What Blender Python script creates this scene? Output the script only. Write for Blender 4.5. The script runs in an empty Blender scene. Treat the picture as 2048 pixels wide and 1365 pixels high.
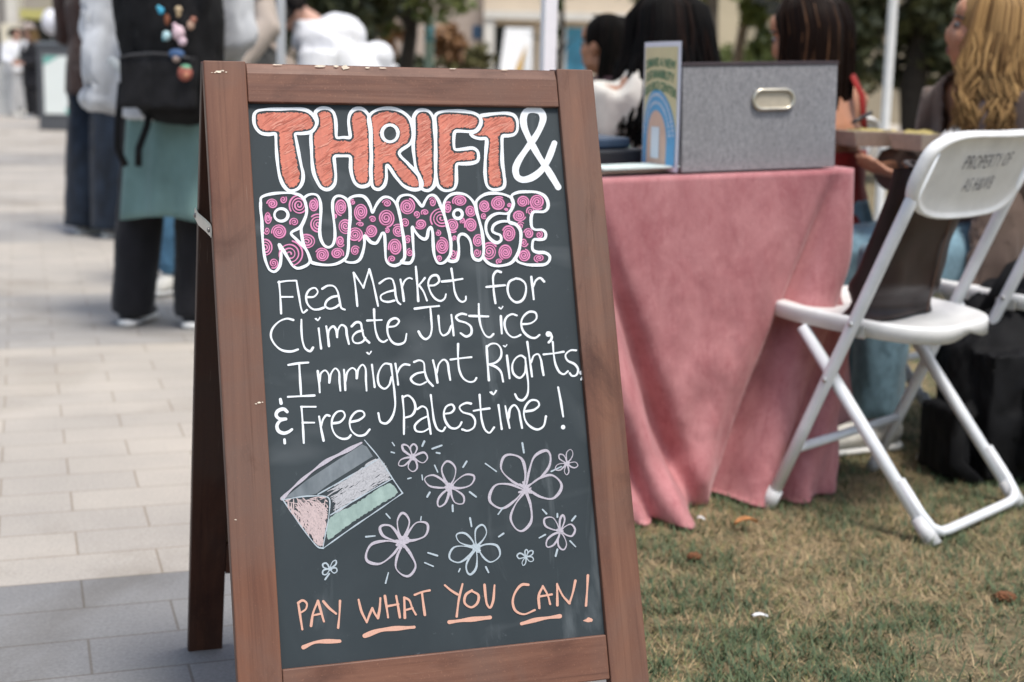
import bpy, bmesh, math, random
import numpy as np
from mathutils import Vector, Matrix, noise
from mathutils.geometry import tessellate_polygon

random.seed(7); rng = np.random.default_rng(11)
sc = bpy.context.scene
col = sc.collection

# ------------------------------------------------------------------ camera, world, sun, exposure
FPX, PITCH, ROLL, CAMH = 2900.5, 0.1804, 0.0223, 0.93
FW = Vector((0, math.cos(PITCH), -math.sin(PITCH)))
_up = Vector((0, math.sin(PITCH), math.cos(PITCH))); _ri = Vector((1, 0, 0))
RI = _ri*math.cos(ROLL) + _up*math.sin(ROLL)
UPV = -_ri*math.sin(ROLL) + _up*math.cos(ROLL)
CAM = Vector((0, 0, CAMH))
cam = bpy.data.objects.new('camera', bpy.data.cameras.new('camera')); col.objects.link(cam)
M = Matrix((RI, UPV, -FW)).transposed().to_4x4(); M.translation = CAM
cam.matrix_world = M
cam.data.sensor_width = 36.0; cam.data.lens = FPX/2048*36
cam.data.clip_end = 500
cam.data.dof.use_dof = True
cam.data.dof.focus_distance = 1.84
cam.data.dof.aperture_fstop = 4.5
sc.camera = cam

SUN = Vector((0.226, -0.322, 0.919)).normalized()
w = bpy.data.worlds.new('World'); sc.world = w; w.use_nodes = True
nt = w.node_tree; bg = nt.nodes['Background']
sky = nt.nodes.new('ShaderNodeTexSky'); sky.sky_type = 'NISHITA'; sky.sun_disc = False
sky.sun_elevation = math.asin(SUN.z); sky.sun_rotation = math.atan2(SUN.x, SUN.y)
sky.air_density = 1.3; sky.dust_density = 3.0
nt.links.new(sky.outputs[0], bg.inputs[0]); bg.inputs[1].default_value = 0.15
sl = bpy.data.lights.new('sun', 'SUN'); sl.energy = 2.75; sl.angle = math.radians(14); sl.color = (1, .965, .91)
so = bpy.data.objects.new('sun', sl); col.objects.link(so)
so.rotation_euler = SUN.to_track_quat('Z', 'Y').to_euler()
sc.view_settings.view_transform = 'Standard'; sc.view_settings.look = 'None'
sc.view_settings.exposure = 0.17
sc.cycles.use_denoising = True

# ------------------------------------------------------------------ geometry of the place
def ray(px, py): return FW + RI*((px-1024)/FPX) - UPV*((py-682.5)/FPX)
def ground(px, py, z=0.0):
    d = ray(px, py); return CAM + d*((z-CAMH)/d.z)
def at(px, py, Y):
    d = ray(px, py); return CAM + d*(Y/d.y)
YAW = 0.3257
U = Vector((math.cos(YAW), math.sin(YAW), 0)); V = Vector((-math.sin(YAW), math.cos(YAW), 0)); Z = Vector((0, 0, 1))
def uv(u, v, z=0.0): return U*u + V*v + Z*z

# ------------------------------------------------------------------ object helpers
BASE = {}
def tag(o, label=None, cat=None, group=None, kind=None):
    if label: o['label'] = label
    if cat: o['category'] = cat
    if group: o['group'] = group
    if kind: o['kind'] = kind
    return o
def thing(name, label, cat, loc=(0, 0, 0), rz=0.0, group=None):
    o = bpy.data.objects.new(name, None); col.objects.link(o)
    o.location = loc; o.rotation_euler = (0, 0, rz); o.empty_display_size = .05
    tag(o, label, cat, group)
    BASE[o.name] = Vector(loc) if rz == 0 else Vector((0, 0, 0))
    return o
def base_of(p):
    while p.parent: p = p.parent
    return BASE.get(p.name, Vector((0, 0, 0)))
class MB:
    def __init__(s): s.v = []; s.f = []
    def add(s, vs, fs):
        n = len(s.v); s.v += [tuple(x) for x in vs]; s.f += [tuple(i+n for i in f) for f in fs]
    def box(s, c, sx, sy, sz, X=Vector((1, 0, 0)), Y=Vector((0, 1, 0)), Zz=Vector((0, 0, 1))):
        c = Vector(c); P = []
        for dz in (-1, 1):
            for dy in (-1, 1):
                for dx in (-1, 1): P.append(c+X*(dx*sx/2)+Y*(dy*sy/2)+Zz*(dz*sz/2))
        s.add(P, [(0, 2, 3, 1), (4, 5, 7, 6), (0, 1, 5, 4), (2, 6, 7, 3), (0, 4, 6, 2), (1, 3, 7, 5)])
    def tube(s, pts, r, n=10, side=None, caps=True, closed=False):
        """r: number, or list of number / (a, b); a lies along side."""
        pts = [Vector(p) for p in pts]; m = len(pts)
        if not isinstance(r, (list, tuple)): r = [r]*m
        rings = []; prev = None
        for i, p in enumerate(pts):
            if closed: t = pts[(i+1) % m]-pts[i-1]
            else: t = pts[min(i+1, m-1)]-pts[max(i-1, 0)]
            if t.length < 1e-9: t = Vector((0, 0, 1))
            t.normalize()
            a = Vector(side) if side is not None else (prev if prev is not None else (Vector((1, 0, 0)) if abs(t.x) < .8 else Vector((0, 1, 0))))
            a = a - t*a.dot(t)
            if a.length < 1e-6: a = t.orthogonal()
            a.normalize(); prev = a; b = t.cross(a)
            ra, rb = r[i] if isinstance(r[i], (list, tuple)) else (r[i], r[i])
            rings.append([p+a*(ra*math.cos(2*math.pi*k/n))+b*(rb*math.sin(2*math.pi*k/n)) for k in range(n)])
        vs = [q for R in rings for q in R]; fs = []
        for i in range(m if closed else m-1):
            j = (i+1) % m
            for k in range(n): fs.append((i*n+k, i*n+(k+1) % n, j*n+(k+1) % n, j*n+k))
        if caps and not closed:
            fs.append(tuple(range(n-1, -1, -1))); fs.append(tuple((m-1)*n+k for k in range(n)))
        s.add(vs, fs)
    def ell(s, c, ax, nu=14, nv=9):
        c = Vector(c); A, B, C = [Vector(a) for a in ax]; vs = [c-C]; fs = []
        for i in range(1, nv):
            th = math.pi*i/nv - math.pi/2
            for k in range(nu):
                ph = 2*math.pi*k/nu; vs.append(c+A*(math.cos(th)*math.cos(ph))+B*(math.cos(th)*math.sin(ph))+C*math.sin(th))
        vs.append(c+C); t = len(vs)-1
        for k in range(nu): fs.append((0, 1+(k+1) % nu, 1+k)); fs.append((t, t-nu+k, t-nu+(k+1) % nu))
        for i in range(nv-2):
            for k in range(nu):
                a = 1+i*nu; fs.append((a+k, a+(k+1) % nu, a+nu+(k+1) % nu, a+nu+k))
        s.add(vs, fs)
    def ball(s, c, r): s.ell(c, (Vector((r, 0, 0)), Vector((0, r, 0)), Vector((0, 0, r))))
    def mesh(s, name, off=Vector((0, 0, 0))):
        me = bpy.data.meshes.new(name)
        me.from_pydata([(x-off.x, y-off.y, z-off.z) for x, y, z in s.v], [], s.f); me.update(); return me
    def build(s, name, mat, parent=None, smooth=True, bevel=0.0, fix=True, seg=2):
        off = base_of(parent) if parent else Vector((0, 0, 0))
        me = s.mesh(name, off)
        if fix:
            bm = bmesh.new(); bm.from_mesh(me); bmesh.ops.recalc_face_normals(bm, faces=bm.faces); bm.to_mesh(me); bm.free()
        return link(name, me, mat, parent, smooth, bevel, seg)
def link(name, me, mat, parent=None, smooth=True, bevel=0.0, seg=2):
    o = bpy.data.objects.new(name, me); col.objects.link(o)
    if mat is not None: me.materials.append(mat)
    if smooth: me.polygons.foreach_set('use_smooth', [True]*len(me.polygons))
    if bevel:
        b = o.modifiers.new('bevel', 'BEVEL'); b.width = bevel; b.segments = seg; b.limit_method = 'ANGLE'; b.angle_limit = .6
    if parent: o.parent = parent
    return o
def fast_mesh(name, verts, faces, attr=None):
    """verts (n,3), faces (m,k) numpy"""
    me = bpy.data.meshes.new(name); n = len(verts); m, k = faces.shape
    me.vertices.add(n); me.vertices.foreach_set('co', np.asarray(verts, np.float32).ravel())
    me.loops.add(m*k); me.loops.foreach_set('vertex_index', faces.astype(np.int32).ravel())
    me.polygons.add(m); me.polygons.foreach_set('loop_start', np.arange(0, m*k, k, dtype=np.int32))
    me.polygons.foreach_set('loop_total', np.full(m, k, np.int32))
    me.update(calc_edges=True); return me
def blob(mb, name, mat, parent, voxel=.012, smooth=2, puff=0.0, seed=0, freq=9.0):
    """one continuous surface around all the pieces of mb; puff pushes cloth folds into it"""
    me = mb.mesh(name); o = bpy.data.objects.new(name, me); col.objects.link(o)
    bm = bmesh.new(); bm.from_mesh(me); bmesh.ops.recalc_face_normals(bm, faces=bm.faces); bm.to_mesh(me); bm.free()
    r = o.modifiers.new('r', 'REMESH'); r.mode = 'VOXEL'; r.voxel_size = voxel
    if smooth:
        s = o.modifiers.new('s', 'SMOOTH'); s.factor = .6; s.iterations = smooth
    dg = bpy.context.evaluated_depsgraph_get(); dg.update()
    new = bpy.data.meshes.new_from_object(o.evaluated_get(dg))
    bpy.data.objects.remove(o); bpy.data.meshes.remove(me)
    off = base_of(parent) if parent else Vector((0, 0, 0))
    sd = Vector((seed*3.1, seed*1.7, seed*.9))
    for v in new.vertices:
        p = v.co
        if puff:
            q = Vector((p.x*freq, p.y*freq, p.z*freq*.45))+sd
            d = noise.noise(q)*.6 + abs(noise.noise(q*1.9))*.8 - .25
            p = p + v.normal*(puff*d)
        v.co = p-off
    new.materials.clear()
    return link(name, new, mat, parent, True)

# ------------------------------------------------------------------ materials
def srgb(r, g, b): 
    f = lambda c: (c/255/12.92 if c/255 <= .04045 else ((c/255+.055)/1.055)**2.4)
    return (f(r), f(g), f(b))
def nodes(name):
    m = bpy.data.materials.new(name); m.use_nodes = True
    return m, m.node_tree.nodes, m.node_tree.links, m.node_tree.nodes['Principled BSDF']
def mix(N, L, a, b, fac, mode='MIX'):
    x = N.new('ShaderNodeMix'); x.data_type = 'RGBA'; x.blend_type = mode
    for sock, val in ((x.inputs[0], fac), (x.inputs[6], a), (x.inputs[7], b)):
        if hasattr(val, 'is_linked') or hasattr(val, 'links'): L.new(val, sock)
        elif isinstance(val, (int, float)): sock.default_value = val
        else: sock.default_value = (*val, 1)
    return x.outputs[2]
def tex(N, L, scale=5, detail=5, rough=.6, stretch=(1, 1, 1), coord='Object', rot=(0, 0, 0), dist=0):
    tc = N.new('ShaderNodeTexCoord'); mp = N.new('ShaderNodeMapping'); mp.inputs['Scale'].default_value = stretch; mp.inputs['Rotation'].default_value = rot
    L.new(tc.outputs[coord], mp.inputs[0])
    n = N.new('ShaderNodeTexNoise'); n.inputs['Scale'].default_value = scale; n.inputs['Detail'].default_value = detail; n.inputs['Roughness'].default_value = rough
    n.inputs['Distortion'].default_value = dist
    L.new(mp.outputs[0], n.inputs[0]); return n.outputs[0]
def ramp(N, L, x, lo, hi):
    r = N.new('ShaderNodeMapRange'); r.inputs[1].default_value = lo; r.inputs[2].default_value = hi
    L.new(x, r.inputs[0]); return r.outputs[0]
def bump(N, L, bsdf, h, strength=.3, dist=.01):
    b = N.new('ShaderNodeBump'); b.inputs['Strength'].default_value = strength; b.inputs['Distance'].default_value = dist
    L.new(h, b.inputs['Height']); L.new(b.outputs[0], bsdf.inputs['Normal'])
def plain(name, c, rough=.6, var=.12, scale=30, metal=0.0, bmp=0.0, spec=.5, stretch=(1, 1, 1), sheen=0.0):
    m, N, L, B = nodes(name)
    t = tex(N, L, scale, 5, .6, stretch)
    L.new(mix(N, L, tuple(x*(1-var*2) for x in c), tuple(min(1, x*(1+var)) for x in c), ramp(N, L, t, .3, .7)), B.inputs['Base Color'])
    B.inputs['Roughness'].default_value = rough; B.inputs['Metallic'].default_value = metal; B.inputs['Specular IOR Level'].default_value = spec
    if bmp: bump(N, L, B, t, bmp, .004)
    if sheen: B.inputs['Sheen Weight'].default_value = sheen
    return m
def wood(name, along, tone=(1, 1, 1), dark=1.0):
    """stained wood; grain along the local axis 'x' or 'z'"""
    m, N, L, B = nodes(name)
    st = (1.3, 22, 22) if along == 'x' else (22, 22, 1.3)
    st2 = (2.5, 150, 150) if along == 'x' else (150, 150, 2.5)
    big = tex(N, L, 3.2, 6, .62, (1, 1, 1), dist=.6)
    g1 = tex(N, L, 1.6, 8, .65, st, dist=.8)
    g2 = tex(N, L, 1.0, 4, .6, st2)
    fine = tex(N, L, 420, 2, .5); scf = tex(N, L, 1.0, 3, .7, (9, 9, 260) if along == 'x' else (260, 9, 9))
    a = tuple(x*dark*t for x, t in zip((.100, .041, .026), tone)); b = tuple(x*dark*t for x, t in zip((.205, .098, .060), tone)); grey = tuple(x*dark for x in (.140, .096, .078))
    c = mix(N, L, a, b, ramp(N, L, g1, .30, .72))
    c = mix(N, L, c, grey, ramp(N, L, big, .46, .80))
    md = tex(N, L, 11, 5, .65, (1, 1, .45) if along == 'z' else (.45, 1, 1), dist=.5); c = mix(N, L, c, tuple(x*.62 for x in a), ramp(N, L, md, .54, .74))
    c = mix(N, L, c, tuple(x*.55 for x in a), ramp(N, L, g2, .56, .95))
    c = mix(N, L, c, tuple(min(1, x*1.35) for x in b), ramp(N, L, fine, .62, .95))
    c = mix(N, L, c, (.40, .28, .21), ramp(N, L, scf, .68, .90))
    L.new(c, B.inputs['Base Color'])
    L.new(ramp(N, L, big, -.1, 1.0), B.inputs['Roughness']); B.inputs['Specular IOR Level'].default_value = .35
    bump(N, L, B, g2, .30, .001)
    return m
MAT = {}
MAT['wood_stile'] = wood('wood_stile', 'z', (1.02, 1, .98)); MAT['wood_stile_warm'] = wood('wood_stile_warm', 'z', (1.0, .92, .86))
MAT['wood_rail'] = wood('wood_rail', 'x', (1.12, 1.1, 1.1))
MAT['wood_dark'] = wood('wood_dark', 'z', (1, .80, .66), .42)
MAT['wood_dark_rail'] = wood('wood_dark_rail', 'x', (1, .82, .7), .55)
def board_mat():
    m, N, L, B = nodes('chalkboard')
    t = tex(N, L, 5, 6, .62, (1, 1, .6), dist=.8); f = tex(N, L, 90, 4, .7); sm = tex(N, L, 2.6, 3, .5, (1, 1, 2.2), dist=1.5)
    c = mix(N, L, (.020, .029, .034), (.037, .049, .055), ramp(N, L, t, .3, .75))
    c = mix(N, L, c, (.120, .135, .143), ramp(N, L, sm, .55, .90))
    wp = tex(N, L, 3.4, 5, .6, (2.2, 1, .9), rot=(0, .6, 0), dist=2.2); c = mix(N, L, c, (.095, .112, .120), ramp(N, L, wp, .58, .78))
    sr = tex(N, L, 1, 2, .6, (500, 9, 14), rot=(0, .35, 0)); c = mix(N, L, c, (.14, .155, .16), ramp(N, L, sr, .74, .86))
    c = mix(N, L, c, (.16, .18, .19), ramp(N, L, f, .66, .95))
    L.new(c, B.inputs['Base Color']); B.inputs['Roughness'].default_value = .62; B.inputs['Specular IOR Level'].default_value = .35
    bump(N, L, B, f, .05, .001)
    return m
MAT['board'] = board_mat()
def chalk(name, c, under=(.07, .085, .095), cover=.9, scale=120, stretch=(1, 1, 1), rot=(0, 0, 0), soft=.25, rough=.85):
    """liquid or stick chalk: cover is how much of the board it hides"""
    m, N, L, B = nodes(name)
    t = tex(N, L, scale, 5, .7, stretch, rot=rot)
    t2 = tex(N, L, scale*3, 3, .6)
    lo = .5-cover*.42
    k = ramp(N, L, t, lo-soft, lo+soft)
    cc = mix(N, L, tuple(x*.86 for x in c), c, ramp(N, L, t2, .35, .65))
    L.new(mix(N, L, under, cc, k), B.inputs['Base Color']); B.inputs['Roughness'].default_value = rough; B.inputs['Specular IOR Level'].default_value = .2
    return m
MAT['chalk_white'] = chalk('chalk_white', (.82, .86, .89), (.34, .37, .39), cover=.82, scale=420, stretch=(1, 1, .45), soft=.28)
MAT['chalk_orange'] = chalk('chalk_orange', (.66, .225, .160), (.33, .13, .11), .55, 75, (1, 1, .16), (0, .62, 0), .30)
MAT['chalk_pink'] = chalk('chalk_pink', (.72, .27, .46), (.30, .07, .16), .95, 200)
MAT['chalk_plum'] = chalk('chalk_plum', (.16, .065, .105), (.10, .06, .085), .6, 60)
MAT['chalk_lilac'] = chalk('chalk_lilac', (.56, .52, .58), (.13, .13, .145), .55, 520, soft=.35)
MAT['chalk_blue'] = chalk('chalk_blue', (.50, .58, .63), (.13, .15, .165), .55, 520, soft=.35)
MAT['chalk_peach'] = chalk('chalk_peach', (.70, .40, .30), (.30, .17, .13), .68, 420)
MAT['chalk_stripe'] = chalk('chalk_stripe', (.50, .50, .52), (.14, .15, .16), .42, 55, (1, 1, .2), (0, .95, 0), .22)
MAT['chalk_mint'] = chalk('chalk_mint', (.36, .47, .43), (.13, .19, .18), .46, 40, (1, 1, .3), (0, 1.0, 0), .35)
MAT['chalk_blush'] = chalk('chalk_blush', (.60, .49, .48), (.16, .15, .16), .50, 60, (.5, 1, 1), (0, .5, 0), .22)
MAT['chalk_hatch'] = chalk('chalk_hatch', (.52, .165, .118), (.30, .10, .08), .6, 300)
MAT['chalk_hatch_light'] = chalk('chalk_hatch_light', (.74, .33, .25), (.60, .2, .14), .6, 300)
MAT['chalk_grey_stick'] = chalk('chalk_grey_stick', (.50, .50, .52), (.10, .11, .12), .50, 480)
MAT['chalk_blush_stick'] = chalk('chalk_blush_stick', (.60, .48, .47), (.11, .11, .12), .55, 480)
MAT['chalk_smudge'] = chalk('chalk_smudge', (.25, .28, .30), (.065, .085, .098), .05, 14, (1, 1, .3), (0, 1.0, 0), .22)
MAT['metal'] = plain('bare_metal', (.55, .55, .53), .35, .08, 40, .9)
MAT['screw'] = plain('screw_metal', (.3, .28, .26), .4, .1, 60, .9)
MAT['chip'] = plain('bare_wood_chip', (.78, .66, .52), .8, .15, 200)

# ------------------------------------------------------------------ ground, paving, lawn
g = MB(); g.add([(-150, -40, -.02), (150, -40, -.02), (150, 260, -.02), (-150, 260, -.02)], [(0, 1, 2, 3)])
tag(g.build('ground', plain('packed_ground', (.30, .27, .23), .9, .2, 2), smooth=False), kind='structure')
LE = .86                                                     # the lawn begins here, along V
def quad_uv(u0, u1, v0, v1, z): return [uv(u0, v0, z), uv(u1, v0, z), uv(u1, v1, z), uv(u0, v1, z)]
def paving_mat():
    m, N, L, B = nodes('concrete_pavers')
    tc = N.new('ShaderNodeTexCoord'); mp = N.new('ShaderNodeMapping'); mp.inputs['Rotation'].default_value = (0, 0, -YAW); mp.inputs['Location'].default_value = (-.072, 0, 0)
    L.new(tc.outputs['Object'], mp.inputs[0])
    br = N.new('ShaderNodeTexBrick'); L.new(mp.outputs[0], br.inputs[0])
    br.inputs['Scale'].default_value = 1.0; br.inputs['Brick Width'].default_value = .294; br.inputs['Row Height'].default_value = .148
    br.inputs['Mortar Size'].default_value = .0026; br.inputs['Mortar Smooth'].default_value = .25; br.inputs['Bias'].default_value = 0
    br.offset = .5; br.offset_frequency = 2
    br.inputs['Color1'].default_value = (.0, .0, .0, 1); br.inputs['Color2'].default_value = (1, 1, 1, 1); br.inputs['Mortar'].default_value = (.5, .5, .5, 1)
    sx = N.new('ShaderNodeSeparateXYZ'); L.new(mp.outputs[0], sx.inputs[0])
    # colour bands of the paving, by row: warm cream pavers between courses of blue-grey pavers
    cream, grey, midg = (.455, .418, .368), (.235, .233, .230), (.365, .348, .325)
    base = grey
    for p, c_ in [(2.664, cream), (5.032, midg), (6.216, cream), (8.14, midg), (9.768, cream), (14.5, midg), (16.5, cream), (24, midg), (25, cream)]:
        gt = N.new('ShaderNodeMath'); gt.operation = 'GREATER_THAN'; gt.inputs[1].default_value = p; L.new(sx.outputs[1], gt.inputs[0])
        base = mix(N, L, base, c_, gt.outputs[0])
    t = tex(N, L, 1.6, 4, .6); f = tex(N, L, 150, 4, .75); ff = tex(N, L, 420, 2, .5)
    c = base
    var = mix(N, L, (.93, .93, .94), (1.06, 1.05, 1.04), br.outputs['Color'])
    c = mix(N, L, c, var, 1.0, 'MULTIPLY')
    c = mix(N, L, c, mix(N, L, (.86, .86, .86), (1.1, 1.09, 1.07), ramp(N, L, t, .3, .7)), 1.0, 'MULTIPLY')
    c = mix(N, L, c, mix(N, L, (.72, .72, .72), (1.18, 1.18, 1.18), ramp(N, L, f, .25, .75)), 1.0, 'MULTIPLY')
    c = mix(N, L, c, (.75, .74, .72), ramp(N, L, ff, .70, .86))
    c = mix(N, L, c, mix(N, L, (1, 1, 1), (.69, .64, .58), br.outputs['Fac']), 1.0, 'MULTIPLY')
    st_ = tex(N, L, .9, 5, .62, dist=1.2); c = mix(N, L, c, mix(N, L, (.78, .76, .73), (1, 1, 1), ramp(N, L, st_, .34, .50)), 1.0, 'MULTIPLY')
    gm = tex(N, L, 9, 2, .4); c = mix(N, L, c, (.16, .15, .14), ramp(N, L, gm, .77, .80))
    L.new(c, B.inputs['Base Color']); B.inputs['Roughness'].default_value = .88
    inv = N.new('ShaderNodeMath'); inv.operation = 'SUBTRACT'; inv.inputs[0].default_value = 1.0; L.new(br.outputs['Fac'], inv.inputs[1])
    b1 = N.new('ShaderNodeBump'); b1.inputs['Strength'].default_value = .3; b1.inputs['Distance'].default_value = .006; L.new(inv.outputs[0], b1.inputs['Height'])
    b2 = N.new('ShaderNodeBump'); b2.inputs['Strength'].default_value = .25; b2.inputs['Distance'].default_value = .002; L.new(f, b2.inputs['Height']); L.new(b1.outputs[0], b2.inputs['Normal'])
    L.new(b2.outputs[0], B.inputs['Normal'])
    return m
g = MB(); g.add(quad_uv(-30, LE, -3, 70, 0), [(0, 1, 2, 3)])
tag(g.build('paving', paving_mat(), smooth=False), kind='structure')
def soil_mat():
    m, N, L, B = nodes('lawn_soil')
    a = tex(N, L, 4, 6, .65); f = tex(N, L, 60, 6, .7); h = tex(N, L, 260, 3, .6)
    c = mix(N, L, (.105, .095, .045), (.33, .25, .14), ramp(N, L, a, .35, .62))
    c = mix(N, L, c, (.06, .045, .03), ramp(N, L, f, .50, .75)); c = mix(N, L, c, (.46, .36, .22), ramp(N, L, h, .60, .8))
    L.new(c, B.inputs['Base Color']); B.inputs['Roughness'].default_value = .95; bump(N, L, B, f, .8, .02)
    return m
g = MB(); g.add(quad_uv(LE, 30, -3, 16, .004), [(0, 1, 2, 3)])
tag(g.build('lawn', soil_mat(), smooth=False), kind='structure')
g = MB(); g.add(quad_uv(LE, 40, 26, 44, .004), [(0, 1, 2, 3)])
tag(g.build('path', plain('pale_path', (.55, .5, .43), .9, .1, 3), smooth=False), kind='structure')

def grass():
    n = 210000
    # denser near the camera, inside what the picture can see plus a margin
    v = 1.55 + rng.random(n)**2.0*4.6
    u = LE + .01 + rng.random(n)*(.55+.62*v)
    P = np.outer(u, np.array(U)) + np.outer(v, np.array(V))
    def nz(s, o):
        out = np.empty(n)
        for i in range(n): out[i] = noise.noise((P[i, 0]*s+o, P[i, 1]*s-o, o))
        return out
    tuft = nz(5, 3.3)*.52 + nz(22, 8.1)*.55; dry = nz(2.6, 1.2)
    bare = (P[:, 0] > .66+ .05*tuft) & (P[:, 1] < 2.42 - (0.86-P[:, 0])*.6 + .12*tuft) & (P[:, 0] < 1.3)
    green = (tuft*1.25 + .16 + .26*rng.standard_normal(n)) > .235
    keep = (rng.random(n) < np.where(green, .95, .72)) & ~(bare & (rng.random(n) < .72))
    P = P[keep]; green = green[keep]; dry = dry[keep]; tuft = tuft[keep]; n = len(P)
    ln = np.where(green, .011+.022*rng.random(n), .008+.021*rng.random(n))
    ang = rng.random(n)*2*np.pi; lean = np.where(green, .35+.75*rng.random(n), .75+.70*rng.random(n))
    d = np.stack([np.cos(ang)*np.sin(lean), np.sin(ang)*np.sin(lean), np.cos(lean)], 1)
    s = np.stack([-np.sin(ang), np.cos(ang), np.zeros(n)], 1)*(np.where(green, .0008, .00055)+.0005*rng.random(n))[:, None]
    bend = np.stack([np.cos(ang), np.sin(ang), np.zeros(n)], 1)*(ln*.35)[:, None]
    b = P.copy(); b[:, 2] = .004
    mid = b+d*(ln*.55)[:, None]; tip = b+d*ln[:, None]+bend; tip[:, 2] = np.maximum(tip[:, 2], .006+.004*rng.random(n))
    verts = np.stack([b-s, b+s, mid+s*.8, mid-s*.8, tip], 1).reshape(-1, 3)
    i = np.arange(n)*5
    f = np.concatenate([np.stack([i, i+1, i+2], 1), np.stack([i, i+2, i+3], 1), np.stack([i+3, i+2, i+4], 1)])
    me = fast_mesh('grass', verts, f)
    k = rng.random(n)
    gc = np.stack([.050+.080*k, .088+.080*k, .046+.035*k], 1); dc = np.stack([.255+.28*k, .190+.205*k, .100+.125*k], 1)
    olive = np.stack([.16+.12*k, .155+.11*k, .06+.05*k], 1)
    c = np.where(green[:, None], gc, np.where((rng.random(n) < .28)[:, None], olive, dc))
    a = me.color_attributes.new('blade', 'FLOAT_COLOR', 'POINT')
    a.data.foreach_set('color', np.repeat(np.concatenate([c, np.ones((n, 1))], 1), 5, axis=0).astype(np.float32).ravel())
    m, N, L, B = nodes('grass_blades'); at_ = N.new('ShaderNodeAttribute'); at_.attribute_name = 'blade'
    L.new(at_.outputs[0], B.inputs['Base Color']); B.inputs['Roughness'].default_value = .6; B.inputs['Specular IOR Level'].default_value = .25
    o = link('grass', me, m, None, False); tag(o, kind='stuff'); return o
grass()

# ------------------------------------------------------------------ the chalkboard sign
CX, CY, TH, LL, WW, SW, S1, S2 = -.151, 1.9939, .3314, .9964, .5408, .0545, .9416, .2166
S3 = .1585; TKN = .020; REC = .0085
C0 = Vector((CX, CY, 0))
sign = thing('sandwich_board', 'brown wooden sandwich board with chalk lettering on black panel', 'sandwich board', C0, YAW)
def leaf_matrix(rear=False):
    if not rear: return Matrix.Translation((0, -LL*math.sin(TH), 0)) @ Matrix.Rotation(-TH, 4, 'X')
    return Matrix.Translation((0, LL*math.sin(TH)+.03, 0)) @ Matrix.Rotation(TH, 4, 'X')
MF, MR = leaf_matrix(), leaf_matrix(True)
def leafpart(mb, name, mat, M_, bevel=.0018, smooth=False, parent=sign):
    me = mb.mesh(name); o = link(name, me, mat, parent, smooth, bevel)
    bm = bmesh.new(); bm.from_mesh(me); bmesh.ops.recalc_face_normals(bm, faces=bm.faces); bm.to_mesh(me); bm.free()
    if parent is sign: o.matrix_local = M_
    return o
def bx(x0, x1, y0, y1, z0, z1):
    m = MB(); m.box(((x0+x1)/2, (y0+y1)/2, (z0+z1)/2), x1-x0, y1-y0, z1-z0); return m
hw = WW/2
for sgn, mt in ((-1, 'wood_stile_warm'), (1, 'wood_stile')):
    x0, x1 = (-hw, -hw+SW) if sgn < 0 else (hw-SW, hw)
    leafpart(bx(x0, x1, 0, TKN, 0, LL), 'stile', MAT[mt], MF)
# top rail with a worn chamfer along its upper edge
tr = MB(); x0, x1 = -hw+SW+.0006, hw-SW-.0006
prof = [(.0012, S1), (.0012, LL-.016), (.006, LL-.001), (.012, LL-.0005), (TKN-.001, LL-.0005), (TKN-.001, S1)]
n = len(prof); tr.add([(x0, y, z) for y, z in prof]+[(x1, y, z) for y, z in prof], [tuple(range(n)), tuple(range(2*n-1, n-1, -1))]+[(i, n+i, n+(i+1) % n, (i+1) % n) for i in range(n)])
leafpart(tr, 'top_rail', MAT['wood_rail'], MF, .0012)
leafpart(bx(x0, x1, .0015, TKN-.001, S3, S2), 'bottom_rail', MAT['wood_rail'], MF)
panel = leafpart(bx(-hw+SW-.004, hw-SW+.004, REC, REC+.005, S2-.005, S1+.005), 'panel', MAT['board'], MF, 0)
for sgn in (-1, 1):
    x0, x1 = (-hw, -hw+SW) if sgn < 0 else (hw-SW, hw)
    leafpart(bx(x0, x1, -TKN, 0, 0, LL-.001), 'rear_stile', MAT['wood_dark'], MR)
x0, x1 = -hw+SW+.0006, hw-SW-.0006
leafpart(bx(x0, x1, -TKN+.001, -.001, S1, LL-.002), 'rear_top_rail', MAT['wood_dark_rail'], MR)
leafpart(bx(x0, x1, -TKN+.001, -.001, S3, S2), 'rear_bottom_rail', MAT['wood_dark_rail'], MR)
leafpart(bx(x0-.003, x1+.003, -.012, -.008, S2-.005, S1+.005), 'rear_panel', plain('hardboard_back', (.16, .10, .065), .8, .1, 60), MR, 0)
# folding brace of bent strap metal on the visible side
def leafpt(M_, p): return M_ @ Vector(p)
a0 = leafpt(MR, (-hw-.002, -.010, .778)); b0 = leafpt(MF, (-hw-.002, .010, .774))
st = MB(); d = (b0-a0); pts = [a0+Vector((0, .012, .002)), a0, a0+d*.22+Vector((-.001, 0, -.001)), a0+d*.78+Vector((-.001, 0, .001)), b0, b0+Vector((0, -.010, -.001))]
st.tube(pts, [(.0012, .0085)]*6, 8, side=(1, 0, 0)); strap = st.build('brace', MAT['metal'], sign, False)
for p in (a0, b0):
    s_ = MB(); s_.ell(p+Vector((-.002, 0, 0)), (Vector((.002, 0, 0)), Vector((0, .0035, 0)), Vector((0, 0, .0035)))); s_.build('screw', MAT['screw'], strap)

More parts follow.
